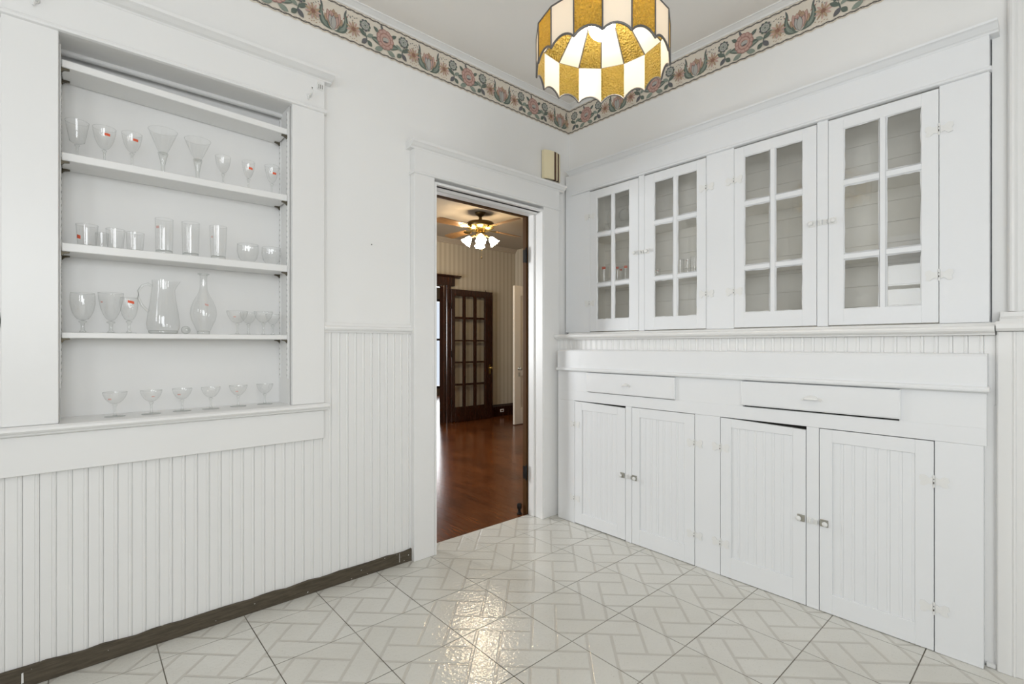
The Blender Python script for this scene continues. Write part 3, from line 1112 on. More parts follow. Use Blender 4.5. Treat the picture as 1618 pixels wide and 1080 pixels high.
def paneled(name, parent, m, x, y0, y1, z0, z1, th, pan, sag=0.0, planks=True):
    """frame-and-beadboard door in the plane x facing -x; pan = (y0, y1, z0, z1) of the sunk field; y0 > y1"""
    py0, py1, pz0, pz1 = pan
    w = MB()
    for a, b, c0, c1 in ((y0, py0, z0, z1), (py1, y1, z0, z1)):
        if sag and ((sag > 0 and b == y1) or (sag < 0 and a == y0)):
            w.hexa([(x, b, c0), (x + th, b, c0), (x + th, a, c0), (x, a, c0)],
                   [(x, b, c1 - abs(sag) * 1.0), (x + th, b, c1 - abs(sag)), (x + th, a, c1 - abs(sag) * 0.8), (x, a, c1 - abs(sag) * 0.8)])
        else:
            w.box(x, x + th, b, a, c0, c1 - (abs(sag) * 0.05 if sag else 0))
    w.box(x, x + th, py1, py0, z0, pz0)
    if sag:
        w.hexa([(x, py1, pz1), (x + th, py1, pz1), (x + th, py0, pz1), (x, py0, pz1)],
               [(x, py1, z1 - abs(sag) * 0.8), (x + th, py1, z1 - abs(sag) * 0.8), (x + th, py0, z1 - abs(sag) * 0.1), (x, py0, z1 - abs(sag) * 0.1)])
    else:
        w.box(x, x + th, py1, py0, pz1, z1)
    d = w.build(name, m, parent, 0.0012)
    if planks:
        n = max(2, round((py0 - py1) / PITCH))
        p = (py0 - py1) / n
        me = MB()
        pts = [(a * p / PITCH, -(dd + 0.004)) for a, dd in [(q[0], q[1] * 0.55) for q in BEAD]] + [(p * 0.999, 0.0), (0.0, 0.0)]
        me.prism(pts, lambda u, q, s_: (q, -u, s_), 0, pz1 - pz0 - 0.0004)
        me = me.mesh('plank', m)
        for k in range(n):
            link('plank', me, d, (x + 0.0095, py0 - k * p, pz0 + 0.0002))
    return d


PANS = {'A': (-0.303, -0.588, 0.080, 0.766), 'B': (-0.749, -1.040, 0.098, 0.767), 'C': (-1.297, -1.586, 0.109, 0.775), 'D': (-1.747, -2.035, 0.090, 0.766)}
for k, y0, y1, hs, _ in DOORS_L:
    sag = {'A': 0.010, 'C': 0.014}.get(k, 0.0)
    d = paneled('door', lc, PAINT_CAB, XL - 0.0005, y0 - 0.001, y1 + 0.001, {'A': 0.006}.get(k, 0.003), 0.8222, T, PANS[k], sag)
    hy = y0 if hs == 1 else y1
    for z in (0.667, 0.171):
        bow(d, XL - 0.0006, hy, z)
    ly = (y1 + 0.020) if hs == 1 else (y0 - 0.020)
    catch(d, XL - 0.0006, ly, 0.400, -1 if hs == 1 else 1, True)
strike(lc, XL - 0.0002, -0.660, 0.400)
strike(lc, XL - 0.0002, -0.683, 0.400)
strike(lc, XL - 0.0002, -1.656, 0.398)
strike(lc, XL - 0.0002, -1.682, 0.398)
for y0, y1, py, z0, z1, pw in ((-0.349, -0.986, -0.661, 0.894, 1.0185, 0.021), (-1.350, -1.990, -1.668, 0.898, 1.0185, 0.030)):
    d = MB().box(XL - 0.014, XL + 0.018, y1 + 0.008, y0 - 0.008, z0 + 0.004, z1)
    d = MB()
    d.prism([(y1, z0), (y0, z0), (y0, z1), (y1, z1)], lambda p, q, s_: (s_, p, q), XL - 0.0005, XL - 0.010)
    a, b, c0, c1 = y1 + 0.006, y0 - 0.006, z0 + 0.006, z1 - 0.004
    d.hexa([(XL - 0.010, y1, z0), (XL - 0.010, y0, z0), (XL - 0.010, y0, z1), (XL - 0.010, y1, z1)], [(XL - 0.014, a, c0), (XL - 0.014, b, c0), (XL - 0.014, b, c1), (XL - 0.014, a, c1)])
    d = d.build('drawer', PAINT_CAB, lc)
    bx('drawer_box', INNER, d, XL + 0.0005, XL + 0.045, y1 + 0.012, y0 - 0.012, z0 + 0.006, z1 - 0.012)
    cup_pull(d, XL - 0.014, py, 0.952, pw)

# ------------------------------------------------------------------ upper china cabinet
XU = -0.05
uc = empty('china_cabinet', (0, 0, 0), 'white built-in china cabinet with four six-pane glass doors', 'cabinet')
DOORS_U = [('a', -0.239, -0.635, 1, [(-0.300, -0.418), (-0.447, -0.563)], 1.374),
           ('b', -0.677, -1.083, -1, [(-0.747, -0.874), (-0.903, -1.026)], 1.370),
           ('c', -1.240, -1.639, 1, [(-1.294, -1.423), (-1.451, -1.576)], 1.372),
           ('d', -1.686, -2.087, -1, [(-1.749, -1.884), (-1.909, -2.030)], 1.367)]
fr = MB()
for a, b in ((-0.014, -0.2385), (-0.6355, -0.676), (-1.0835, -1.2395), (-1.6395, -1.6855), (-2.0875, -2.236)):
    fr.box(XU, XU + T, b, a, 1.2885, 2.269)
fr.build('face_frame', PAINT_CAB, uc, 0.001)
bx('head_board', PAINT_CAB, uc, XU, XU + T, -2.236, -0.014, 2.2695, 2.424, 0.001)
MB().prism([(-0.030, 2.270), (-0.0505, 2.270), (-0.062, 2.272), (-0.065, 2.278), (-0.062, 2.284), (-0.0505, 2.287), (-0.030, 2.287)],
           lambda p, q, s_: (p, s_, q), -0.085, -2.243).build('head_bead', PAINT_CAB, uc)
MB().prism([(-0.001, 2.412), (-0.052, 2.412), (-0.056, 2.418), (-0.064, 2.421), (-0.084, 2.436), (-0.094, 2.439), (-0.096, 2.447), (-0.001, 2.449)],
           lambda p, q, s_: (p, s_, q), -0.052, -2.262).build('head_cap', PAINT_CAB, uc)
bx('side_panel', PAINT_CAB, uc, XU + T, 0.1, -2.236, -2.222, 1.289, 2.42)
bx('corner_filler', PAINT_CAB, uc, XU + T, -0.001, -0.060, -0.014, 1.289, 2.42)
DEP = 0.21
bx('side_panel', INNER, uc, XU + T, DEP, -0.168, -0.150, 1.289, 2.40)
bx('side_panel', INNER, uc, 0.1, DEP, -2.236, -2.222, 1.289, 2.40)
bx('divider', INNER, uc, XU + T, DEP, -1.168, -1.152, 1.289, 2.40)
bx('floor_panel', INNER, uc, -0.029, DEP, -2.222, -0.168, 1.275, 1.2886)
bx('top_panel', INNER, uc, -0.029, DEP, -2.222, -0.168, 2.40, 2.415)
zz = 1.289
w = MB()
for k in range(11):
    z1 = min(zz + 0.1005, 2.40)
    link('plank', MB().box(DEP, DEP + 0.012, -2.222, -0.168, zz + 0.0005, z1 - 0.0005).mesh('plank', INNER, 0.0009), uc)
    zz = z1
bx('back_panel', INNER, uc, DEP + 0.0121, DEP + 0.02, -2.236, -0.15, 1.28, 2.41)
UZ2, UZ1 = 1.968, 1.628
for a, b in ((-0.1685, -1.1515), (-1.1685, -2.2215)):
    for z in (UZ1, UZ2):
        bx('shelf', INNER, uc, -0.010, DEP - 0.0005, b, a, z - 0.020, z, 0.001)
ZR = [(1.597, None), (1.626, 1.938), (1.967, 2.207)]
for k, y0, y1, hs, cols, zlow in DOORS_U:
    d = MB()
    z0, z1 = 1.2925, 2.2605
    x0, x1 = XU - 0.0008, XU + 0.018
    ya, yb = y0 - 0.0015, y1 + 0.0015
    d.box(x0, x1, cols[0][0], ya, z0, z1)
    d.box(x0, x1, yb, cols[1][1], z0, z1)
    d.box(x0, x1, cols[1][1], cols[0][0], z0, zlow)
    d.box(x0, x1, cols[1][1], cols[0][0], 2.207, z1)
    d = d.build('door', PAINT_CAB, uc, 0.001)
    m = MB()
    prof = lambda c0, h: [(-h, 0.0), (-h * 0.7, -0.005), (h * 0.7, -0.005), (h, 0.0), (h * 0.6, 0.012), (-h * 0.6, 0.012)]
    yc = (cols[0][1] + cols[1][0]) / 2
    hv = (cols[0][1] - cols[1][0]) / 2
    m.prism(prof(0, hv), lambda p, q, s_: (XU + 0.004 + q, yc + p, s_), zlow, 2.207)
    m.build('muntin', PAINT_CAB, d)
    for zc, hh in ((1.610, 0.0140), (1.9535, 0.0150)):
        for ca, cb in cols:
            m = MB()
            m.prism(prof(0, hh), lambda p, q, s_: (XU + 0.004 + q, s_, zc + p), ca, cb)
            m.build('muntin', PAINT_CAB, d)
    for c0, c1 in ((zlow, 1.596), (1.624, 1.9385), (1.9685, 2.207)):
        for ca, cb in cols:
            bx('pane', PANE, d, XU + 0.0055, XU + 0.0080, cb + 0.0005, ca - 0.0005, c0 + 0.0005, c1 - 0.0005)
            # putty line around each pane, a little ragged
            pu = MB()
            pts = []
            for (qa, qb) in (((ca, c0), (ca, c1)), ((ca, c1), (cb, c1)), ((cb, c1), (cb, c0)), ((cb, c0), (ca, c0))):
                for q in range(6):
                    u = q / 6
                    pts.append((qa[0] + (qb[0] - qa[0]) * u, qa[1] + (qb[1] - qa[1]) * u))
            cy, cz = (ca + cb) / 2, (c0 + c1) / 2
            vv = []
            for (py_, pz_) in pts:
                sh = 0.0035 + random.uniform(-0.0012, 0.0018)
                vv.append((XU + 0.001, py_, pz_))
                iy = py_ + (sh if py_ < cy else -sh) * (1 if abs(py_ - ca) < 1e-6 or abs(py_ - cb) < 1e-6 else 0)
                iz = pz_ + (sh if pz_ < cz else -sh) * (1 if abs(pz_ - c0) < 1e-6 or abs(pz_ - c1) < 1e-6 else 0)
                vv.append((XU + 0.0052, iy, iz))
            nn = len(pts)
            pu.add(vv, [(2 * q, 2 * q + 1, 2 * ((q + 1) % nn) + 1, 2 * ((q + 1) % nn)) for q in range(nn)])
            pu.build('putty', PAINT_CAB, d)
    hy = y0 if hs == 1 else y1
    for z in (2.091, 1.489):
        bow(d, XU - 0.0009, hy, z)
    ly = (y1 + 0.019) if hs == 1 else (y0 - 0.019)
    catch(d, XU - 0.0009, ly, 1.785, -1 if hs == 1 else 1, False)
for y in (-0.648, -0.6645, -1.652, -1.674):
    strike(uc, XU - 0.0002, y, 1.785)

# ------------------------------------------------------------------ glassware


def lath(name, prof, m, parent, seg=28, wob=None):
    return MB().lathe(prof, seg, wob=wob).build(name, m, parent)


def sticker(parent, r, z, ang, w=0.018, hgt=0.010, tilt=0.0):
    v = []
    n = 5
    for k in range(n + 1):
        a = ang + (k / n - 0.5) * w / r
        dz = (k / n - 0.5) * tilt
        v += [(r * cos(a), r * sin(a), z - hgt / 2 + dz), (r * cos(a), r * sin(a), z + hgt / 2 + dz)]
    o = MB().add(v, [(2 * k, 2 * k + 2, 2 * k + 3, 2 * k + 1) for k in range(n)]).build('price_sticker', PALE_STICK if w < 0.0145 else STICK, parent)
    o['label'] = 'pale pink price sticker' if w < 0.0145 else 'orange-red price sticker'
    return o


def stemware(name, x, y, z, htot, r, bowl_h, label, group, shape='conic', stem_r=0.0035, foot_r=None, stick=None, facet=False, cat='glass'):
    """goblet: htot above the shelf, rim radius r, bowl of height bowl_h"""
    o = empty(name, (x, y, z + 0.0006), label, cat, group)
    zb = htot - bowl_h
    foot_r = foot_r or r * 0.85
    if shape == 'conic':
        bp = [(0.0, zb), (r * 0.42, zb + 0.004), (r * 0.62, zb + bowl_h * 0.10), (r * 0.74, zb + bowl_h * 0.35), (r, htot)]
    elif shape == 'cone':
        bp = [(0.0, zb), (r * 0.20, zb + bowl_h * 0.06), (r * 0.45, zb + bowl_h * 0.32), (r, htot)]
    elif shape == 'round':
        bp = [(0.0, zb), (r * 0.45, zb + bowl_h * 0.05), (r * 0.78, zb + bowl_h * 0.25), (r * 0.97, zb + bowl_h * 0.55), (r * 1.0, zb + bowl_h * 0.75), (r * 0.95, htot)]
    elif shape == 'tulip':
        bp = [(0.0, zb), (r * 0.35, zb + bowl_h * 0.08), (r * 0.66, zb + bowl_h * 0.30), (r * 0.86, zb + bowl_h * 0.58), (r, htot)]
    else:  # coupe
        bp = [(0.0, zb), (r * 0.36, zb + bowl_h * 0.06), (r * 0.72, zb + bowl_h * 0.36), (r * 0.92, zb + bowl_h * 0.70), (r, htot)]
    dense = []
    for (r0, z0), (r1, z1) in zip(bp, bp[1:]):
        dense.append((r0, z0))
        dense.append(((r0 + r1) / 2 + (0.03 * r if shape != 'conic' and shape != 'cone' else 0), (z0 + z1) / 2 - 0.0))
    dense.append(bp[-1])
    seg_ = 32
    lath('bowl', dense, GLASS, o, seg_)
    lath('rim', [(r * (0.95 if shape == 'round' else 1.0) - 0.0009, htot - 0.0008), (r * (0.95 if shape == 'round' else 1.0) + 0.0003, htot - 0.0004), (r * (0.95 if shape == 'round' else 1.0) - 0.0003, htot + 0.0006), (r * (0.95 if shape == 'round' else 1.0) - 0.0009, htot - 0.0008)], SOLIDGLASS, o, seg_)
    if facet:
        lath('stem', [(0, 0.004), (stem_r * 1.6, 0.004), (stem_r, 0.014), (stem_r, zb * 0.5), (stem_r * 1.6, zb * 0.8), (r * 0.36, zb + bowl_h * 0.12), (r * 0.30, zb + bowl_h * 0.14), (0, zb + bowl_h * 0.05)], SOLIDGLASS, o, 8)
    else:
        lath('stem', [(0, 0.0035), (stem_r * 2.0, 0.004), (stem_r, 0.012), (stem_r * 0.95, zb * 0.55), (stem_r * 1.1, zb - 0.010), (stem_r * 2.2, zb - 0.006), (stem_r * 2.3, zb - 0.003), (stem_r * 1.4, zb - 0.0005), (0, zb - 0.0003)], SOLIDGLASS, o, 14)
    lath('foot', [(0, 0.0), (foot_r, 0.0), (foot_r, 0.0014), (foot_r * 0.5, 0.0026), (0.006, 0.0040), (0, 0.0042)], SOLIDGLASS, o, 28)
    if stick:
        ang, zf = stick[0], stick[1]
        zz_ = zb + bowl_h * zf
        rr = r
        for (r0, z0), (r1, z1) in zip(dense, dense[1:]):
            if z0 <= zz_ <= z1:
                rr = r0 + (r1 - r0) * (zz_ - z0) / max(1e-6, z1 - z0)
        sticker(o, rr + 0.0006, zz_, ang, *(stick[2:] or ()))
    return o


FACE = -pi / 2 - 0.0
GY = 0.098
G2 = 'stemmed glasses on the upper open shelf'
stemware('goblet', -2.719, GY, SH2, 0.148, 0.036, 0.086, 'clear bucket goblet at the left end of the upper glass shelf', G2, 'conic')
stemware('goblet', -2.638, GY, SH2, 0.147, 0.037, 0.086, 'clear goblet with orange sticker, second on the upper glass shelf', G2, 'tulip', stick=(FACE + 0.25, 0.62))
stemware('goblet', -2.551, GY, SH2, 0.149, 0.034, 0.078, 'small clear wine glass with orange sticker, left of the wide martini glasses', G2, 'tulip', stick=(FACE + 0.35, 0.60))
stemware('martini_glass', -2.447, GY, SH2, 0.192, 0.052, 0.108, 'tall wide martini glass with facet stem, left of the pair', G2, 'cone', 0.007, facet=True)
stemware('martini_glass', -2.322, GY, SH2, 0.186, 0.050, 0.098, 'wide martini glass with facet stem, right of the pair', G2, 'cone', 0.007, facet=True)
stemware('cordial_glass', -2.224, GY, SH2, 0.139, 0.031, 0.076, 'slim clear cordial glass without sticker beside the right martini glass', G2, 'tulip')
stemware('cordial_glass', -2.120, GY, SH2, 0.141, 0.027, 0.078, 'slim clear cordial glass with red sticker, second from the right jamb', G2, 'tulip', stick=(FACE + 0.2, 0.55))
stemware('cordial_glass', -2.018, GY, SH2, 0.145, 0.031, 0.082, 'clear cordial glass with red sticker nearest the right jamb', G2, 'tulip', stick=(FACE + 0.2, 0.52))


def tumbler(name, x, y, z, hh, r0, r1, label, group, thick=0.008, stick=None, cat='glass', flute=False):
    o = empty(name, (x, y, z + 0.0006), label, cat, group)
    wob = (lambda a, z_: 1 + 0.02 * cos(9 * a)) if flute else None
    lath('wall', [(r0, thick), (r0 + (r1 - r0) * 0.3, hh * 0.3), (r0 + (r1 - r0) * 0.7, hh * 0.7), (r1, hh)], GLASS, o, 32, wob)
    lath('rim', [(r1 - 0.0010, hh - 0.0008), (r1 + 0.0003, hh - 0.0004), (r1 - 0.0003, hh + 0.0006), (r1 - 0.0010, hh - 0.0008)], SOLIDGLASS, o, 32)
    lath('base', [(0, 0), (r0 - 0.002, 0), (r0, 0.002), (r0, thick), (r0 - 0.003, thick + 0.002), (0, thick)], SOLIDGLASS, o, 28)
    if stick:
        rr = r0 + (r1 - r0) * stick[1]
        sticker(o, rr + 0.0008, hh * stick[1], stick[0], *(stick[2:] or ()))
    return o


G3 = 'tumblers on the middle open shelf'
tumbler('tumbler', -2.690, GY, SH3, 0.088, 0.028, 0.034, 'short clear tumbler with orange sticker by the left jamb', G3, stick=(FACE - 0.95, 0.42, 0.018, 0.014, -0.006))
tumbler('tumbler', -2.644, GY + 0.045, SH3, 0.070, 0.019, 0.022, 'narrow clear juice glass behind the two short tumblers', G3, 0.006)
tumbler('tumbler', -2.604, GY, SH3, 0.084, 0.025, 0.031, 'short clear tumbler, middle of the low left cluster', G3)
tumbler('tumbler', -2.541, GY, SH3, 0.079, 0.026, 0.031, 'short clear tumbler at the right end of the low left cluster', G3)
tumbler('highball_glass', -2.443, GY, SH3, 0.153, 0.030, 0.032, 'tall clear highball glass with pink sticker, left of three', G3, 0.018, stick=(FACE - 0.9, 0.74, 0.014, 0.010))
tumbler('highball_glass', -2.348, GY, SH3, 0.153, 0.030, 0.033, 'tall clear highball glass, middle of three', G3, 0.018)
tumbler('highball_glass', -2.243, GY, SH3, 0.153, 0.029, 0.034, 'tall clear highball glass with two tiny stickers, right of three', G3, 0.018, stick=(FACE - 1.0, 0.66, 0.008, 0.008))


def bowl(x, y, z, hh, r, label):
    o = empty('dessert_bowl', (x, y, z + 0.0006), label, 'bowl', G3)
    lath('wall', [(r * 0.5, 0.006), (r * 0.86, hh * 0.30), (r * 1.0, hh * 0.62), (r * 0.97, hh)], GLASS, o, 30, lambda a, z_: 1 + 0.018 * cos(8 * a))
    lath('rim', [(r * 0.97 - 0.001, hh - 0.0008), (r * 0.97 + 0.0004, hh - 0.0004), (r * 0.97 - 0.0003, hh + 0.0007), (r * 0.97 - 0.001, hh - 0.0008)], SOLIDGLASS, o, 30)
    lath('base', [(0, 0), (r * 0.55, 0), (r * 0.58, 0.003), (r * 0.5, 0.007), (0, 0.008)], SOLIDGLASS, o, 24)


bowl(-2.122, GY, SH3, 0.088, 0.045, 'round clear glass dessert bowl, left one right of the highballs')
bowl(-2.020, GY, SH3, 0.086, 0.042, 'round clear glass dessert bowl by the right jamb')

G4 = 'stemware on the eye-level open shelf'
stemware('wine_goblet', -2.703, GY, SH4, 0.154, 0.038, 0.106, 'large clear wine goblet at the left end beside the jamb', G4, 'round', 0.0055)
stemware('wine_goblet', -2.617, 0.120, SH4, 0.162, 0.041, 0.114, 'largest clear wine goblet, left of the one with the orange sticker', G4, 'tulip', 0.006, stick=(FACE - 0.9, 0.66, 0.010, 0.006))
stemware('wine_goblet', -2.563, 0.060, SH4, 0.142, 0.029, 0.092, 'smaller wine goblet with bright orange sticker beside the pitcher', G4, 'round', 0.0045, stick=(FACE + 0.15, 0.80, 0.021, 0.010, -0.005))
G4B = 'coupe glasses right of the decanter'
stemware('coupe_glass', -2.174, 0.064, SH4, 0.106, 0.043, 0.054, 'shallow clear coupe glass nearest the decanter', G4B, 'coupe', 0.004, stick=(FACE - 0.5, 0.5, 0.010, 0.005))
stemware('coupe_glass', -2.113, 0.126, SH4, 0.106, 0.036, 0.052, 'coupe glass half hidden behind the one nearest the decanter', G4B, 'coupe', 0.004)
stemware('coupe_glass', -2.066, 0.058, SH4, 0.108, 0.040, 0.052, 'clear coupe glass, right one of the front pair on the eye-level shelf', G4B, 'coupe', 0.004)
stemware('coupe_glass', -2.010, 0.112, SH4, 0.100, 0.032, 0.050, 'clear coupe glass against the right jamb on the eye-level shelf', G4B, 'coupe', 0.004)

pt = empty('pitcher', (-2.446, GY, SH4 + 0.0006), 'clear glass water pitcher with loop handle and pouring lip', 'pitcher', None, None, 0.0)
body = []
lath('body', [(0.052, 0.010), (0.0575, 0.024), (0.0585, 0.045), (0.054, 0.085), (0.046, 0.135), (0.0405, 0.185), (0.039, 0.205), (0.040, 0.226)], GLASS, pt, 36,
     lambda a, z_: 1 + (0.55 * max(0.0, (z_ - 0.185) / 0.041) * max(0.0, cos(a)) ** 10))
lath('base', [(0, 0), (0.046, 0), (0.051, 0.003), (0.052, 0.010), (0.049, 0.014), (0, 0.012)], SOLIDGLASS, pt, 32)
MB().tube([(-0.041, 0, 0.200), (-0.052, 0, 0.207), (-0.070, 0, 0.200), (-0.084, 0, 0.176), (-0.084, 0, 0.146), (-0.072, 0, 0.116), (-0.056, 0, 0.098), (-0.050, 0, 0.092)], 0.0052, 10).build('handle', SOLIDGLASS, pt)
dc = empty('decanter', (-2.300, GY, SH4 + 0.0006), 'clear pear-shaped glass decanter with flat flared lip', 'decanter')
lath('body', [(0.024, 0.010), (0.034, 0.036), (0.046, 0.064), (0.0510, 0.092), (0.0475, 0.120), (0.036, 0.150), (0.022, 0.176), (0.0155, 0.196), (0.0135, 0.215), (0.0135, 0.255), (0.0155, 0.262)], GLASS, dc, 36)
lath('lip', [(0.0150, 0.261), (0.0225, 0.2645), (0.0232, 0.2665), (0.0215, 0.268), (0.0135, 0.2655), (0.0150, 0.261)], SOLIDGLASS, dc, 28)
lath('base', [(0, 0), (0.022, 0), (0.0245, 0.004), (0.024, 0.012), (0.021, 0.015), (0, 0.013)], SOLIDGLASS, dc, 28)
sticker(dc, 0.0462, 0.128, FACE + 0.1, 0.014, 0.008, -0.004)
sp = MB().lathe([(0, -0.0175), (0.008, -0.0160), (0.0145, -0.010), (0.0175, 0.0), (0.0145, 0.010), (0.008, 0.0160), (0.006, 0.022), (0.0075, 0.036), (0.0, 0.0365)], 20, rot=Matrix.Rotation(pi / 2, 3, 'X')).build('stopper', SOLIDGLASS)
sp.location = (-2.366, GY + 0.0, SH4 + 0.0185)
tag(sp, 'round clear glass stopper lying between pitcher and decanter', 'stopper')

G5 = 'champagne coupes on the niche sill'
for k, (x, y, r, st_, lab) in enumerate((
        (-2.607, 0.060, 0.039, (FACE - 0.6, 0.45, 0.012, 0.006), 'shallow champagne coupe on the sill, nearest the left jamb'),
        (-2.491, 0.056, 0.037, (FACE + 0.1, 0.50, 0.010, 0.005), 'shallow champagne coupe on the sill below the pitcher'),
        (-2.382, 0.078, 0.036, (FACE - 0.5, 0.50, 0.012, 0.006), 'shallow champagne coupe on the sill below the stopper'),
        (-2.276, 0.075, 0.037, None, 'shallow champagne coupe on the sill below the decanter'),
        (-2.162, 0.100, 0.037, (FACE - 0.4, 0.45, 0.010, 0.006), 'shallow champagne coupe on the sill, second from the right jamb'),
        (-2.046, 0.110, 0.036, None, 'shallow champagne coupe on the sill beside the right jamb'))):
    stemware('coupe_glass', x, y, SH5, 0.096, r, 0.046, lab, G5, 'coupe', 0.0036, 0.033, st_)

# glassware behind the china cabinet doors
GC = 'tumblers in the china cabinet'
tumbler('tumbler', 0.10, -0.245, UZ1, 0.125, 0.029, 0.033, 'clear tumbler with orange sticker behind the leftmost cabinet pane', GC, 0.012, stick=(pi + 0.6, 0.92, 0.026, 0.018))
tumbler('tumbler', 0.10, -0.360, UZ1, 0.112, 0.022, 0.025, 'clear tumbler with red sticker, left in the second pane column', GC, 0.012, stick=(pi + 0.65, 0.93, 0.018, 0.014))
tumbler('tumbler', 0.168, -0.340, UZ1, 0.108, 0.022, 0.025, 'clear tumbler with orange label, middle in the second pane column', GC, 0.012, stick=(pi + 0.65, 0.92, 0.018, 0.012))
tumbler('tumbler', 0.09, -0.438, UZ1, 0.108, 0.024, 0.027, 'clear tumbler with red label, right in the second pane column', GC, 0.012, stick=(pi + 0.6, 0.93, 0.022, 0.016))
tumbler('tumbler', 0.10, -0.836, UZ1, 0.102, 0.022, 0.025, 'plain clear tumbler behind the second door, left of its right column', GC, 0.012)
tumbler('tumbler', 0.10, -0.887, UZ1, 0.098, 0.022, 0.026, 'clear tumbler with tiny red mark behind the second door', GC, 0.012, stick=(pi + 0.3, 0.9, 0.007, 0.006))
tumbler('tumbler', 0.09, -0.940, UZ1, 0.105, 0.024, 0.028, 'clear tumbler against the right frame of the second door', GC, 0.012)
tumbler('tumbler', 0.08, -0.690, UZ1, 0.058, 0.016, 0.018, 'tiny clear shot glass behind the second door, lower left', GC, 0.008, stick=(pi + 0.65, 0.8, 0.012, 0.008))
pl = empty('glass_plate', (0.160, -0.388, UZ2 + 0.1385), 'ribbed round glass plate with raised boss standing on the top cabinet shelf', 'plate')
lean = Matrix.Rotation(radians(-80), 3, 'Y')
w = MB()
w.lathe([(0.0, 0.0), (0.045, 0.0), (0.050, 0.010), (0.090, 0.015), (0.135, 0.026), (0.137, 0.029), (0.133, 0.030)], 48, rot=lean, wob=lambda a, z_: 1 + 0.010 * cos(24 * a))
w.build('dish', SOLIDGLASS, pl)
w = MB()
w.lathe([(0.0, 0.052), (0.018, 0.050), (0.036, 0.036), (0.044, 0.0105)], 28, rot=lean)
w.build('boss', SOLIDGLASS, pl)

# ------------------------------------------------------------------ door chime, hooks, nail
ch = empty('door_chime', (-0.209, -0.0005, 2.36), 'cream door chime box with two brown stripes beside the corner', 'door chime')
n = 12
front = lambda u: -0.020 - 0.030 * sin(pi * (0.12 + 0.76 * u))      # bowed front, u from the left edge to the right


def slab(u0, u1, d=0.0):
    pts = [(-0.080 + 0.160 * (u0 + (u1 - u0) * k / n), front(u0 + (u1 - u0) * k / n) - d) for k in range(n + 1)]
    return pts + [(pts[-1][0], -0.006), (pts[0][0], -0.006)]


for u0, u1, m, d in ((0.0, 0.50, CREAM, 0.0), (0.501, 0.655, BROWN, -0.003), (0.656, 0.735, CREAM, 0.0), (0.736, 0.89, BROWN, -0.003), (0.891, 1.0, CREAM, 0.0)):
    MB().prism(slab(u0, u1, d), lambda p, q, s_: (p, q, s_), 0.0, 0.198).build('stripe' if m is BROWN else 'cover', m, ch)
bx('back_plate', BRASSY, ch, -0.078, 0.082, -0.0055, 0.0, -0.012, 0.200)
bx('chime_bar', BRASSY, ch, -0.060, 0.070, -0.034, -0.012, -0.016, -0.001, 0.002)


def hook(x, z, lab):
    o = empty('curtain_hook', (x, -0.0325, z), lab, 'hook', 'hooks on the niche head casing')
    w = MB()
    w.lathe([(0, 0), (0.010, 0), (0.009, 0.004), (0.004, 0.006), (0, 0.006)], 12, rot=Matrix.Rotation(pi / 2, 3, 'X'))
    w.build('rosette', PAINTEDMETAL, o)
    MB().tube([(0, -0.004, 0.0), (0, -0.022, -0.004), (0.0, -0.040, -0.004), (0, -0.048, 0.008), (0, -0.044, 0.022)], [0.0045, 0.004, 0.004, 0.004, 0.003], 8).build('arm', PAINTEDMETAL, o)
    MB().tube([(0, -0.004, -0.004), (-0.006, -0.012, -0.016), (-0.008, -0.016, -0.026)], [0.004, 0.0035, 0.003], 8).build('arm', PAINTEDMETAL, o)


hook(-1.889, 2.392, 'white curtain hook at the right end of the niche head casing')
hook(-2.826, 2.410, 'white curtain hook at the left end of the niche head casing')
br = empty('rod_bracket', (-1.835, -0.0325, 2.452), 'small white slotted curtain rod bracket near the end of the niche casing', 'bracket')
w = MB()
w.box(-0.016, 0.016, -0.003, 0, -0.016, 0.016)
for k in (-0.009, 0.0, 0.009):
    w.box(k - 0.0018, k + 0.0018, -0.0036, -0.0028, -0.010, 0.010, 1)
w.box(-0.016, -0.013, -0.014, -0.003, -0.014, 0.014)
w.build('plate', [PAINTEDMETAL, SLOT], br)
nl = MB().lathe([(0, 0.0), (0.0035, 0.0), (0.0035, 0.003), (0, 0.004)], 8, rot=Matrix.Rotation(pi / 2, 3, 'X')).build('nail', SLOT)
nl.location = (-1.554, -0.0002, 1.730)
tag(nl, 'tiny nail in the plaster above the chair rail', 'nail')

# ------------------------------------------------------------------ hanging stained-glass lamp
LX, LY = -1.319, -1.338
LZ0, LZ1 = 2.176, 2.312       # scalloped rim and top of the skirt
LR = 0.234
NP = 16
ang0 = math.atan2(CAM[1] - LY, CAM[0] - LX) + radians(0.6)
lamp = empty('hanging_lamp', (LX, LY, H), 'hanging stained-glass lamp with cream and amber panels and scalloped rim', 'lamp')
RA, ZA = 0.050, 2.480          # top of the cone
zo = lambda z: z - H


def vtx(a, r, z):
    return (r * cos(a), r * sin(a), zo(z))


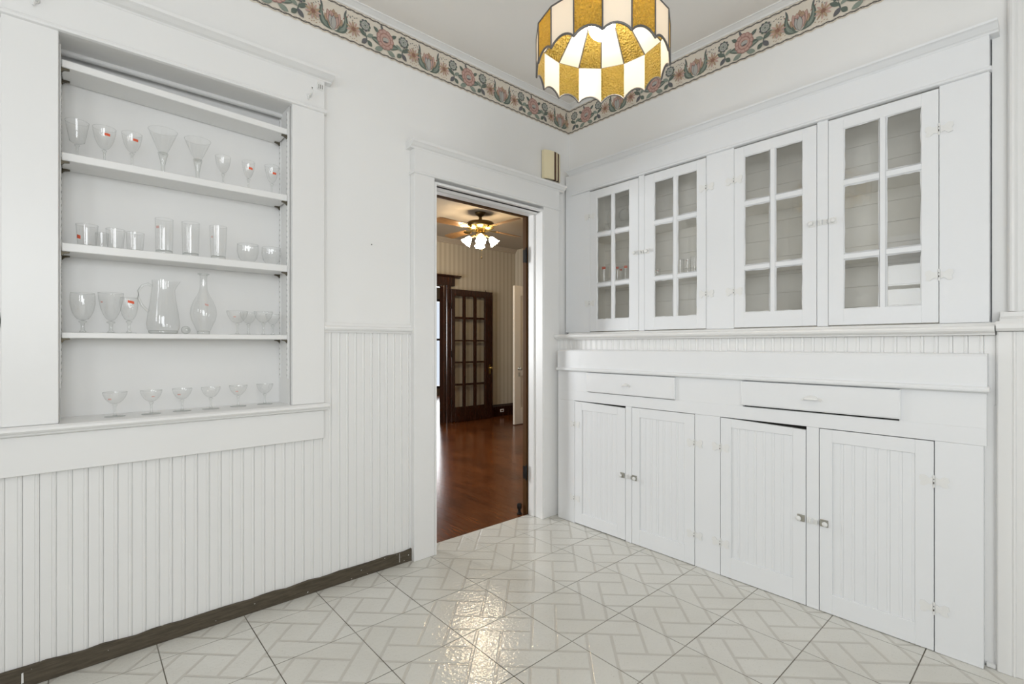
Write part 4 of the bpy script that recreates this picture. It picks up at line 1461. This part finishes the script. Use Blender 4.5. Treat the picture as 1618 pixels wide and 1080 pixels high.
for k in range(NP):
    a0, a1 = ang0 + 2 * pi * k / NP, ang0 + 2 * pi * (k + 1) / NP
    amber = (k % 2 == 1)
    m = AMBER if amber else OPAL
    # skirt panel with an arched lower edge
    n = 8
    w = MB()
    v = []
    for q in range(n + 1):
        u = q / n
        px = LR * (cos(a0) * (1 - u) + cos(a1) * u)
        py = LR * (sin(a0) * (1 - u) + sin(a1) * u)
        zl = LZ0 + 0.024 * sin(pi * u) ** 0.75
        v += [(px, py, zo(zl)), (px, py, zo(LZ1)), (px * 0.988, py * 0.988, zo(zl)), (px * 0.988, py * 0.988, zo(LZ1))]
    f = []
    for q in range(n):
        i = q * 4
        f += [(i, i + 4, i + 5, i + 1), (i + 2, i + 3, i + 7, i + 6), (i, i + 2, i + 6, i + 4), (i + 1, i + 5, i + 7, i + 3)]
    f += [(0, 1, 3, 2), (n * 4, n * 4 + 2, n * 4 + 3, n * 4 + 1)]
    w.add(v, f)
    w.build('skirt_panel', m, lamp)
    w = MB()
    b0, b1, t1, t0 = vtx(a0, LR, LZ1), vtx(a1, LR, LZ1), vtx(a1, RA, ZA), vtx(a0, RA, ZA)
    up = [(p[0] * 0.985, p[1] * 0.985, p[2] + 0.004) for p in (b0, b1, t1, t0)]
    w.hexa((b0, b1, t1, t0), up)
    w.build('crown_panel', AMBER if not amber else OPAL, lamp)
    # lead cames: scalloped rim, upright and sloping seams, shoulder
    w = MB()
    rim = []
    for q in range(n + 1):
        u = q / n
        px = LR * (cos(a0) * (1 - u) + cos(a1) * u)
        py = LR * (sin(a0) * (1 - u) + sin(a1) * u)
        rim.append((px, py, zo(LZ0 + 0.024 * sin(pi * u) ** 0.75 - 0.001)))
    w.tube(rim, 0.0038, 6)
    w.build('rim_came', LEAD, lamp)
    w = MB()
    w.tube([vtx(a0, LR + 0.0005, LZ0), vtx(a0, LR + 0.0005, LZ1)], 0.0026, 6)
    w.tube([vtx(a0, LR, LZ1), vtx(a0, RA, ZA)], 0.0026, 6)
    w.tube([vtx(a0, LR, LZ1), vtx(a1, LR, LZ1)], 0.0030, 6)
    w.build('seam_came', LEAD, lamp)
w = MB()
w.lathe([(0, zo(2.500)), (0.052, zo(2.494)), (0.058, zo(2.480)), (0.052, zo(2.476)), (0, zo(2.478))], 24)
w.build('cap', BRASS, lamp)
MB().lathe([(0, zo(2.476)), (0.020, zo(2.476)), (0.022, zo(2.45)), (0.022, zo(2.405)), (0.018, zo(2.398)), (0, zo(2.398))], 18).build('socket', BRASS, lamp)
bz = 2.335
MB().lathe([(0, zo(bz + 0.068)), (0.014, zo(bz + 0.066)), (0.018, zo(bz + 0.050))] + [(0.047 * cos(radians(q)), zo(bz + 0.047 * sin(radians(q)))) for q in range(60, -91, -15)] + [(0, zo(bz - 0.047))], 28).build('globe_bulb', BULB, lamp)
ringz = 2.500
for k in range(14):
    z = ringz + 0.014 + k * 0.0285
    path = []
    for q in range(10):
        a = 2 * pi * q / 10
        if k % 2:
            path.append((0.009 * cos(a), 0, zo(z) + 0.019 * sin(a)))
        else:
            path.append((0, 0.009 * cos(a), zo(z) + 0.019 * sin(a)))
    MB().tube(path, 0.0024, 6, closed=True).build('chain_link', BRASS, lamp)
MB().lathe([(0, 0.0), (0.062, 0.0), (0.060, -0.012), (0.030, -0.028), (0.010, -0.034), (0.006, -0.046), (0, -0.046)], 24).build('ceiling_canopy', BRASS, lamp)

# ------------------------------------------------------------------ the next room, seen through the doorway
HY0, HY1 = 0.13, 3.90
HX0, HX1 = -1.80, 2.96
fl2 = MB().box(HX0 - 0.1, 5.3, 0.10, 8.0, -0.14, -0.003).build('floor', GROUT)
tag(fl2, 'polished red-brown hardwood floor of the next room', None, None, 'structure')
x = -1.6
bw = 0.0585
while x < 4.6:
    y = HY1 + 0.13 if x > HX1 - 0.02 else 0.0945 if (DX0 - 0.03 < x + bw and x < DX1 + 0.03) else 0.13
    while y < 7.6:
        L = random.uniform(1.1, 2.6)
        y1 = min(y + L, 7.6)
        if y1 - y > 0.05:
            xa, xb = x + 0.0006, x + bw - 0.0006
            if y < 0.13:
                y1 = 0.13
                xa, xb = max(xa, DX0), min(xb, DX1 - 0.023)
            if xb - xa > 0.004:
                bx('floor_board', WOOD, fl2, xa, xb, y, y1 - 0.0008, -0.003, 0.0 + random.uniform(-0.0004, 0.0))
        y = y1
    x += bw
wf = MB()
OX0, OX1, OZ = 0.55, 1.465, 2.10          # opening with the French doors
wf.box(HX0, OX0, HY1, HY1 + 0.065, 0, HX)
wf.box(OX1, HX1, HY1, HY1 + 0.065, 0, HX)
wf.box(OX0, OX1, HY1, HY1 + 0.065, OZ, HX)
tag(wf.build('wall_far', WALLPAPER), 'tan striped wallpaper wall behind the French door', None, None, 'structure')
w = MB().box(HX1, HX1 + 0.1, 0.13, HY1 + 0.12, 0, HX)
tag(w.build('wall_far_right', WALLPAPER), 'tan striped wallpaper side wall of the next room', None, None, 'structure')
w = MB()
w.box(HX0 - 0.1, HX0, HY0, HY1 + 0.12, 0, 0.75)
w.box(HX0 - 0.1, HX0, HY0, HY1 + 0.12, 2.25, HX)
w.box(HX0 - 0.1, HX0, HY0, 1.6, 0.75, 2.25)
w.box(HX0 - 0.1, HX0, 2.8, HY1 + 0.12, 0.75, 2.25)  # the gap left between these boxes is added for the hall fill light
tag(w.build('wall_far_left', WALLPAPER), 'wallpapered wall out of sight beside the doorway, with an opening added for fill light', None, None, 'structure')
w = MB()
w.box(HX0, DX0 - 0.02, WT, WT + 0.012, 0, HX)
w.box(DX1 + 0.02, HX1, WT, WT + 0.012, 0, HX)
w.box(DX0 - 0.02, DX1 + 0.02, WT, WT + 0.012, 2.14, HX)
tag(w.build('wall_near', WALLPAPER), 'back of the doorway wall in the next room', None, None, 'structure')
tag(MB().box(HX0, HX1, HY0, HY1 + 0.064, HX, HX + 0.1).build('ceiling', HALLCEIL), 'shadowy tan ceiling of the next room', None, None, 'structure')
cv = struct('trim_5', 'pale crown moulding in the next room')
MB().prism([(0, -0.07), (-0.012, -0.07), (-0.02, -0.05), (-0.055, -0.015), (-0.06, 0), (0, 0)], lambda p, q, s_: (s_, HY1 + p, HX + q), HX0, HX1).build('crown_moulding', HALLCEIL, cv)
b2_ = struct('baseboard_far', 'tall dark baseboard under the striped wallpaper')
MB().prism([(-0.001, 0.001), (-0.020, 0.001), (-0.020, 0.165), (-0.012, 0.180), (-0.010, 0.198), (-0.001, 0.200)], lambda p, q, s_: (s_, HY1 + p, q), 1.70, HX1).build('baseboard', DARKWOOD, b2_)
b3_ = struct('baseboard_far_right', 'dark baseboard on the side wall of the next room')
MB().prism([(-0.001, 0.001), (-0.020, 0.001), (-0.020, 0.165), (-0.012, 0.180), (-0.010, 0.198), (-0.001, 0.200)], lambda p, q, s_: (HX1 + p, s_, q), 0.15, HY1 - 0.021).build('baseboard', DARKWOOD, b3_)
# rooms beyond the opening: side walls, end wall with a bright window
pw = MB()
PX0, PX1 = 0.1, 5.2
pw.box(PX0 - 0.1, PX0, HY1 + 0.065, 7.7, 0, HX)
pw.box(PX1, PX1 + 0.1, HY1 + 0.065, 7.7, 0, HX)
pw.box(HX1 + 0.1, PX1, HY1, HY1 + 0.065, 0, HX)
pw.box(PX0, PX1, 7.6, 7.7, 0, 0.15)
pw.box(PX0, PX1, 7.6, 7.7, 2.3, HX)
pw.box(PX0, 3.02, 7.6, 7.7, 0.15, 2.3)
pw.box(4.08, PX1, 7.6, 7.7, 0.15, 2.3)
tag(pw.build('wall_parlour', WALLPAPER), 'walls of the room beyond the French doors', None, None, 'structure')
tag(MB().box(PX0, PX1, HY1 + 0.065, 7.7, HX, HX + 0.1).build('ceiling', HALLCEIL), 'ceiling of the room beyond the French doors', None, None, 'structure')
wn = struct('window_4', 'bright window of the room beyond, a sliver beside the casing')
for a, b, c, d in ((3.02, 3.08, 0.15, 2.3), (4.02, 4.08, 0.15, 2.3), (3.08, 4.02, 0.15, 0.21), (3.08, 4.02, 2.24, 2.3), (3.08, 4.02, 1.30, 1.35)):
    bx('window_frame', DARKWOOD, wn, a, b, 7.61, 7.66, c, d)
bx('pane', WINPANE, wn, 3.08, 4.02, 7.634, 7.638, 0.21, 1.30)
bx('pane', WINPANE, wn, 3.08, 4.02, 7.634, 7.638, 1.35, 2.24)
# dark casing round the French doors
d2 = struct('door_2', 'dark mahogany cased opening in the far wall')
for a, b, s_ in ((OX1, 1.605, 1), (0.318, OX0, -1)):
    if s_ == 1:
        pts = [(OX1, -0.001), (OX1, -0.030), (OX1 + 0.015, -0.036), (OX1 + 0.035, -0.036), (OX1 + 0.041, -0.026), (OX1 + 0.058, -0.026), (OX1 + 0.066, -0.036), (OX1 + 0.085, -0.040), (1.600, -0.040), (1.605, -0.034), (1.605, -0.001)]
    else:
        pts = [(0.318, -0.001), (0.318, -0.036), (0.54, -0.036), (OX0, -0.030), (OX0, -0.001)]
    MB().prism(pts, lambda p, q, z_: (p, HY1 + q, z_), 0.001, 2.11).build('door_casing', DARKWOOD, d2)
bx('head_casing', DARKWOOD, d2, 0.318, 1.672, HY1 - 0.044, HY1 - 0.001, 2.11, 2.240, 0.002)
MB().prism([(0, 2.236), (-0.046, 2.236), (-0.056, 2.246), (-0.085, 2.254), (-0.09, 2.270), (0, 2.272)], lambda p, q, s_: (s_, HY1 - 0.001 + p, q), 0.25, 1.765).build('head_cap', DARKWOOD, d2)
bx('jamb', DARKWOOD, d2, OX1 - 0.004, OX1, HY1 - 0.03, HY1 + 0.066, 0.001, OZ)
bx('jamb', DARKWOOD, d2, OX0, OX0 + 0.02, HY1 - 0.03, HY1 + 0.066, 0.001, OZ)
bx('jamb', DARKWOOD, d2, OX0 + 0.02, OX1 - 0.004, HY1 - 0.03, HY1 + 0.066, OZ - 0.02, OZ)
# the open leaf, swung back near the wall
fd = empty('french_door', (1.588, 3.826, 0.008), 'dark mahogany French door with fifteen panes, standing open against the striped wall', 'door')
LW, LH, LT = 0.807, 2.052, 0.036
fd.rotation_euler = (0, 0, radians(-0.6))
xs = [(0.066, 0.222), (0.270, 0.432), (0.482, 0.652)]
zs = [(0.225, 0.558), (0.588, 0.906), (0.932, 1.247), (1.268, 1.598), (1.628, 1.952)]
bx('stile', DARKWOOD, fd, 0, xs[0][0], 0, LT, 0, LH, 0.002)
bx('stile', DARKWOOD, fd, xs[2][1], LW, 0, LT, 0, LH, 0.002)
bx('rail', DARKWOOD, fd, xs[0][0], xs[2][1], 0, LT, 0, zs[0][0], 0.001)
bx('rail', DARKWOOD, fd, xs[0][0], xs[2][1], 0, LT, zs[4][1], LH, 0.001)
for k in range(2):
    bx('muntin', DARKWOOD, fd, xs[k][1], xs[k + 1][0], 0.004, LT - 0.004, zs[0][0], zs[4][1])
for k in range(4):
    for a, b in xs:
        bx('muntin', DARKWOOD, fd, a, b, 0.004, LT - 0.004, zs[k][1], zs[k + 1][0])
for c, d in zs:
    for a, b in xs:
        bx('pane', CLEARPANE, fd, a, b, 0.016, 0.019, c, d)
MB().lathe([(0, 0), (0.012, 0), (0.012, 0.004), (0.007, 0.010), (0.009, 0.026), (0.022, 0.034), (0.024, 0.044), (0.016, 0.054), (0, 0.056)], 16, (0.747, -0.0002, 0.815), rot=Matrix.Rotation(pi / 2, 3, 'X')).build('knob', BRASS, fd)
bx('lock_plate', BRASS, fd, 0.729, 0.765, -0.0025, -0.0001, 0.72, 0.87)
MB().lathe([(0, 0), (0.008, 0), (0.009, 0.004), (0.004, 0.008), (0.009, 0.020), (0, 0.028)], 10, (0.677, LT / 2, LH)).build('top_bolt', BLACK, fd)
for z in (0.3, 1.05, 1.8):
    MB().lathe([(0, -0.05), (0.007, -0.05), (0.007, 0.05), (0, 0.056)], 8, (-0.003, -0.004, z)).build('hinge', BLACK, fd)
# white panel door at the right
wd = empty('panel_door', (2.163, 3.02, 0.010), 'pale painted panel door standing open in the next room', 'door')
w = MB()
DW, DH = 0.78, 2.075
st = [(0, 0.13), (DW - 0.13, DW)]
w.box(0, 0.13, 0, 0.036, 0, DH)
w.box(DW - 0.13, DW, 0, 0.036, 0, DH)
for c, d in ((0, 0.24), (0.72, 0.82), (1.93, DH)):
    w.box(0.13, DW - 0.13, 0, 0.036, c, d)
w.build('frame', HALLDOOR, wd, 0.003)
bx('panel', HALLDOOR, wd, 0.13, DW - 0.13, 0.012, 0.024, 0.24, 0.72)
bx('panel', HALLDOOR, wd, 0.13, DW - 0.13, 0.012, 0.024, 0.82, 1.93)
o = MB().lathe([(0, 0), (0.024, 0), (0.024, 0.004), (0.009, 0.008), (0.010, 0.030), (0.024, 0.040), (0.027, 0.052), (0.018, 0.062), (0, 0.064)], 18, (0.085, -0.0004, 0.835), rot=Matrix.Rotation(pi / 2, 3, 'X')).build('knob', BRASSY, wd)
bx('key_plate', BRASSY, wd, 0.075, 0.108, -0.003, -0.0002, 0.715, 0.775)
w = bx('outlet', PAINTEDMETAL, b2_, 2.61, 2.685, HY1 - 0.0245, HY1 - 0.0202, 0.070, 0.118)
w['label'] = 'pale outlet plate on the dark baseboard'
bx('socket', BROWN, w, 2.622, 2.673, HY1 - 0.0255, HY1 - 0.0246, 0.082, 0.106)

# ceiling fan with four lit tulip shades
FX, FY = 1.031, 2.391
fan = empty('ceiling_fan', (FX, FY, HX), 'bronze ceiling fan with oak blades and four lit tulip glass shades', 'ceiling fan')
z0 = lambda z: z - HX
MB().lathe([(0, 0), (0.070, 0), (0.066, -0.02), (0.030, -0.045), (0.020, -0.055), (0, -0.056)], 24).build('canopy', BRONZE, fan)
MB().lathe([(0, -0.05), (0.022, -0.05), (0.018, -0.06), (0.022, -0.10), (0.030, -0.118), (0, -0.118)], 18).build('downrod', BRONZE, fan)
MB().lathe([(0, z0(2.730)), (0.10, z0(2.728)), (0.160, z0(2.716)), (0.176, z0(2.700)), (0.178, z0(2.668)), (0.168, z0(2.655)), (0, z0(2.655))], 36).build('motor_housing', BRONZE, fan)
MB().lathe([(0.166, z0(2.655)), (0.150, z0(2.640)), (0.120, z0(2.622)), (0.085, z0(2.612)), (0, z0(2.612))], 36, wob=lambda a, z_: 1 + 0.03 * cos(24 * a)).build('filigree_ring', BRASS, fan)
MB().lathe([(0, z0(2.612)), (0.060, z0(2.612)), (0.062, z0(2.57)), (0.052, z0(2.545)), (0.045, z0(2.530)), (0, z0(2.528))], 24).build('switch_housing', BRONZE, fan)
base_dir = YAW - pi / 2
for k in range(4):
    a = base_dir + radians(44 + 90 * k)
    ca, sa = cos(a), sin(a)
    pitch = radians(11)
    w = MB()
    outline = [(0.24, -0.052), (0.60, -0.068), (0.655, -0.064), (0.672, -0.040), (0.672, 0.040), (0.655, 0.064), (0.60, 0.068), (0.24, 0.052)]
    n_ = len(outline)
    vv = []
    for dz in (0.0, 0.006):
        for r_, t_ in outline:
            vv.append((r_ * ca - t_ * cos(pitch) * sa, r_ * sa + t_ * cos(pitch) * ca, z0(2.640) + t_ * sin(pitch) + dz))
    w.add(vv, [tuple(range(n_)), tuple(range(2 * n_ - 1, n_ - 1, -1))] + [(i, (i + 1) % n_, n_ + (i + 1) % n_, n_ + i) for i in range(n_)])
    b = w.build('blade', FANWOOD, fan)
    w = MB()
    vv = []
    arm = [(0.10, -0.020), (0.19, -0.014), (0.26, -0.045), (0.30, -0.030), (0.31, 0.0), (0.30, 0.030), (0.26, 0.045), (0.19, 0.014), (0.10, 0.020)]
    n_ = len(arm)
    for dz in (-0.006, -0.001):
        for r_, t_ in arm:
            vv.append((r_ * ca - t_ * sa, r_ * sa + t_ * ca, z0(2.640) + t_ * sin(pitch) + dz))
    w.add(vv, [tuple(range(n_)), tuple(range(2 * n_ - 1, n_ - 1, -1))] + [(i, (i + 1) % n_, n_ + (i + 1) % n_, n_ + i) for i in range(n_)])
    w.build('blade_arm', BRASS, fan)
for k in range(4):
    a = base_dir + radians(6 + 90 * k)
    ca, sa = cos(a), sin(a)
    MB().tube([(0.03 * ca, 0.03 * sa, z0(2.545)), (0.075 * ca, 0.075 * sa, z0(2.550)), (0.122 * ca, 0.122 * sa, z0(2.530))], 0.010, 8).build('lamp_arm', BRASS, fan)
    rot = Matrix.Rotation(a, 3, 'Z') @ Matrix.Rotation(radians(-38), 3, 'Y')
    MB().lathe([(0.018, 0.0), (0.030, -0.012), (0.040, -0.040), (0.047, -0.070), (0.064, -0.100)], 30, (0.122 * ca, 0.122 * sa, z0(2.535)), rot=rot,
               wob=lambda q, z_: 1 + (0.10 * sin(6 * q) * min(1, max(0, (-z_ - 0.04) / 0.06)))).build('tulip_shade', TULIP, fan)
MB().tube([(0.02, 0, z0(2.53)), (0.02, 0, z0(2.30))], 0.0016, 6).build('pull_chain', BRASS, fan)
MB().lathe([(0, 0.012), (0.006, 0.008), (0.008, -0.004), (0.004, -0.016), (0, -0.018)], 10, (0.02, 0, z0(2.285))).build('chain_fob', BRONZE, fan)

S.cycles.max_bounces = 12
S.cycles.diffuse_bounces = 6
S.cycles.transparent_max_bounces = 24
S.cycles.transmission_bounces = 10
S.cycles.caustics_refractive = False
S.cycles.caustics_reflective = False
S.cycles.sample_clamp_indirect = 6.0
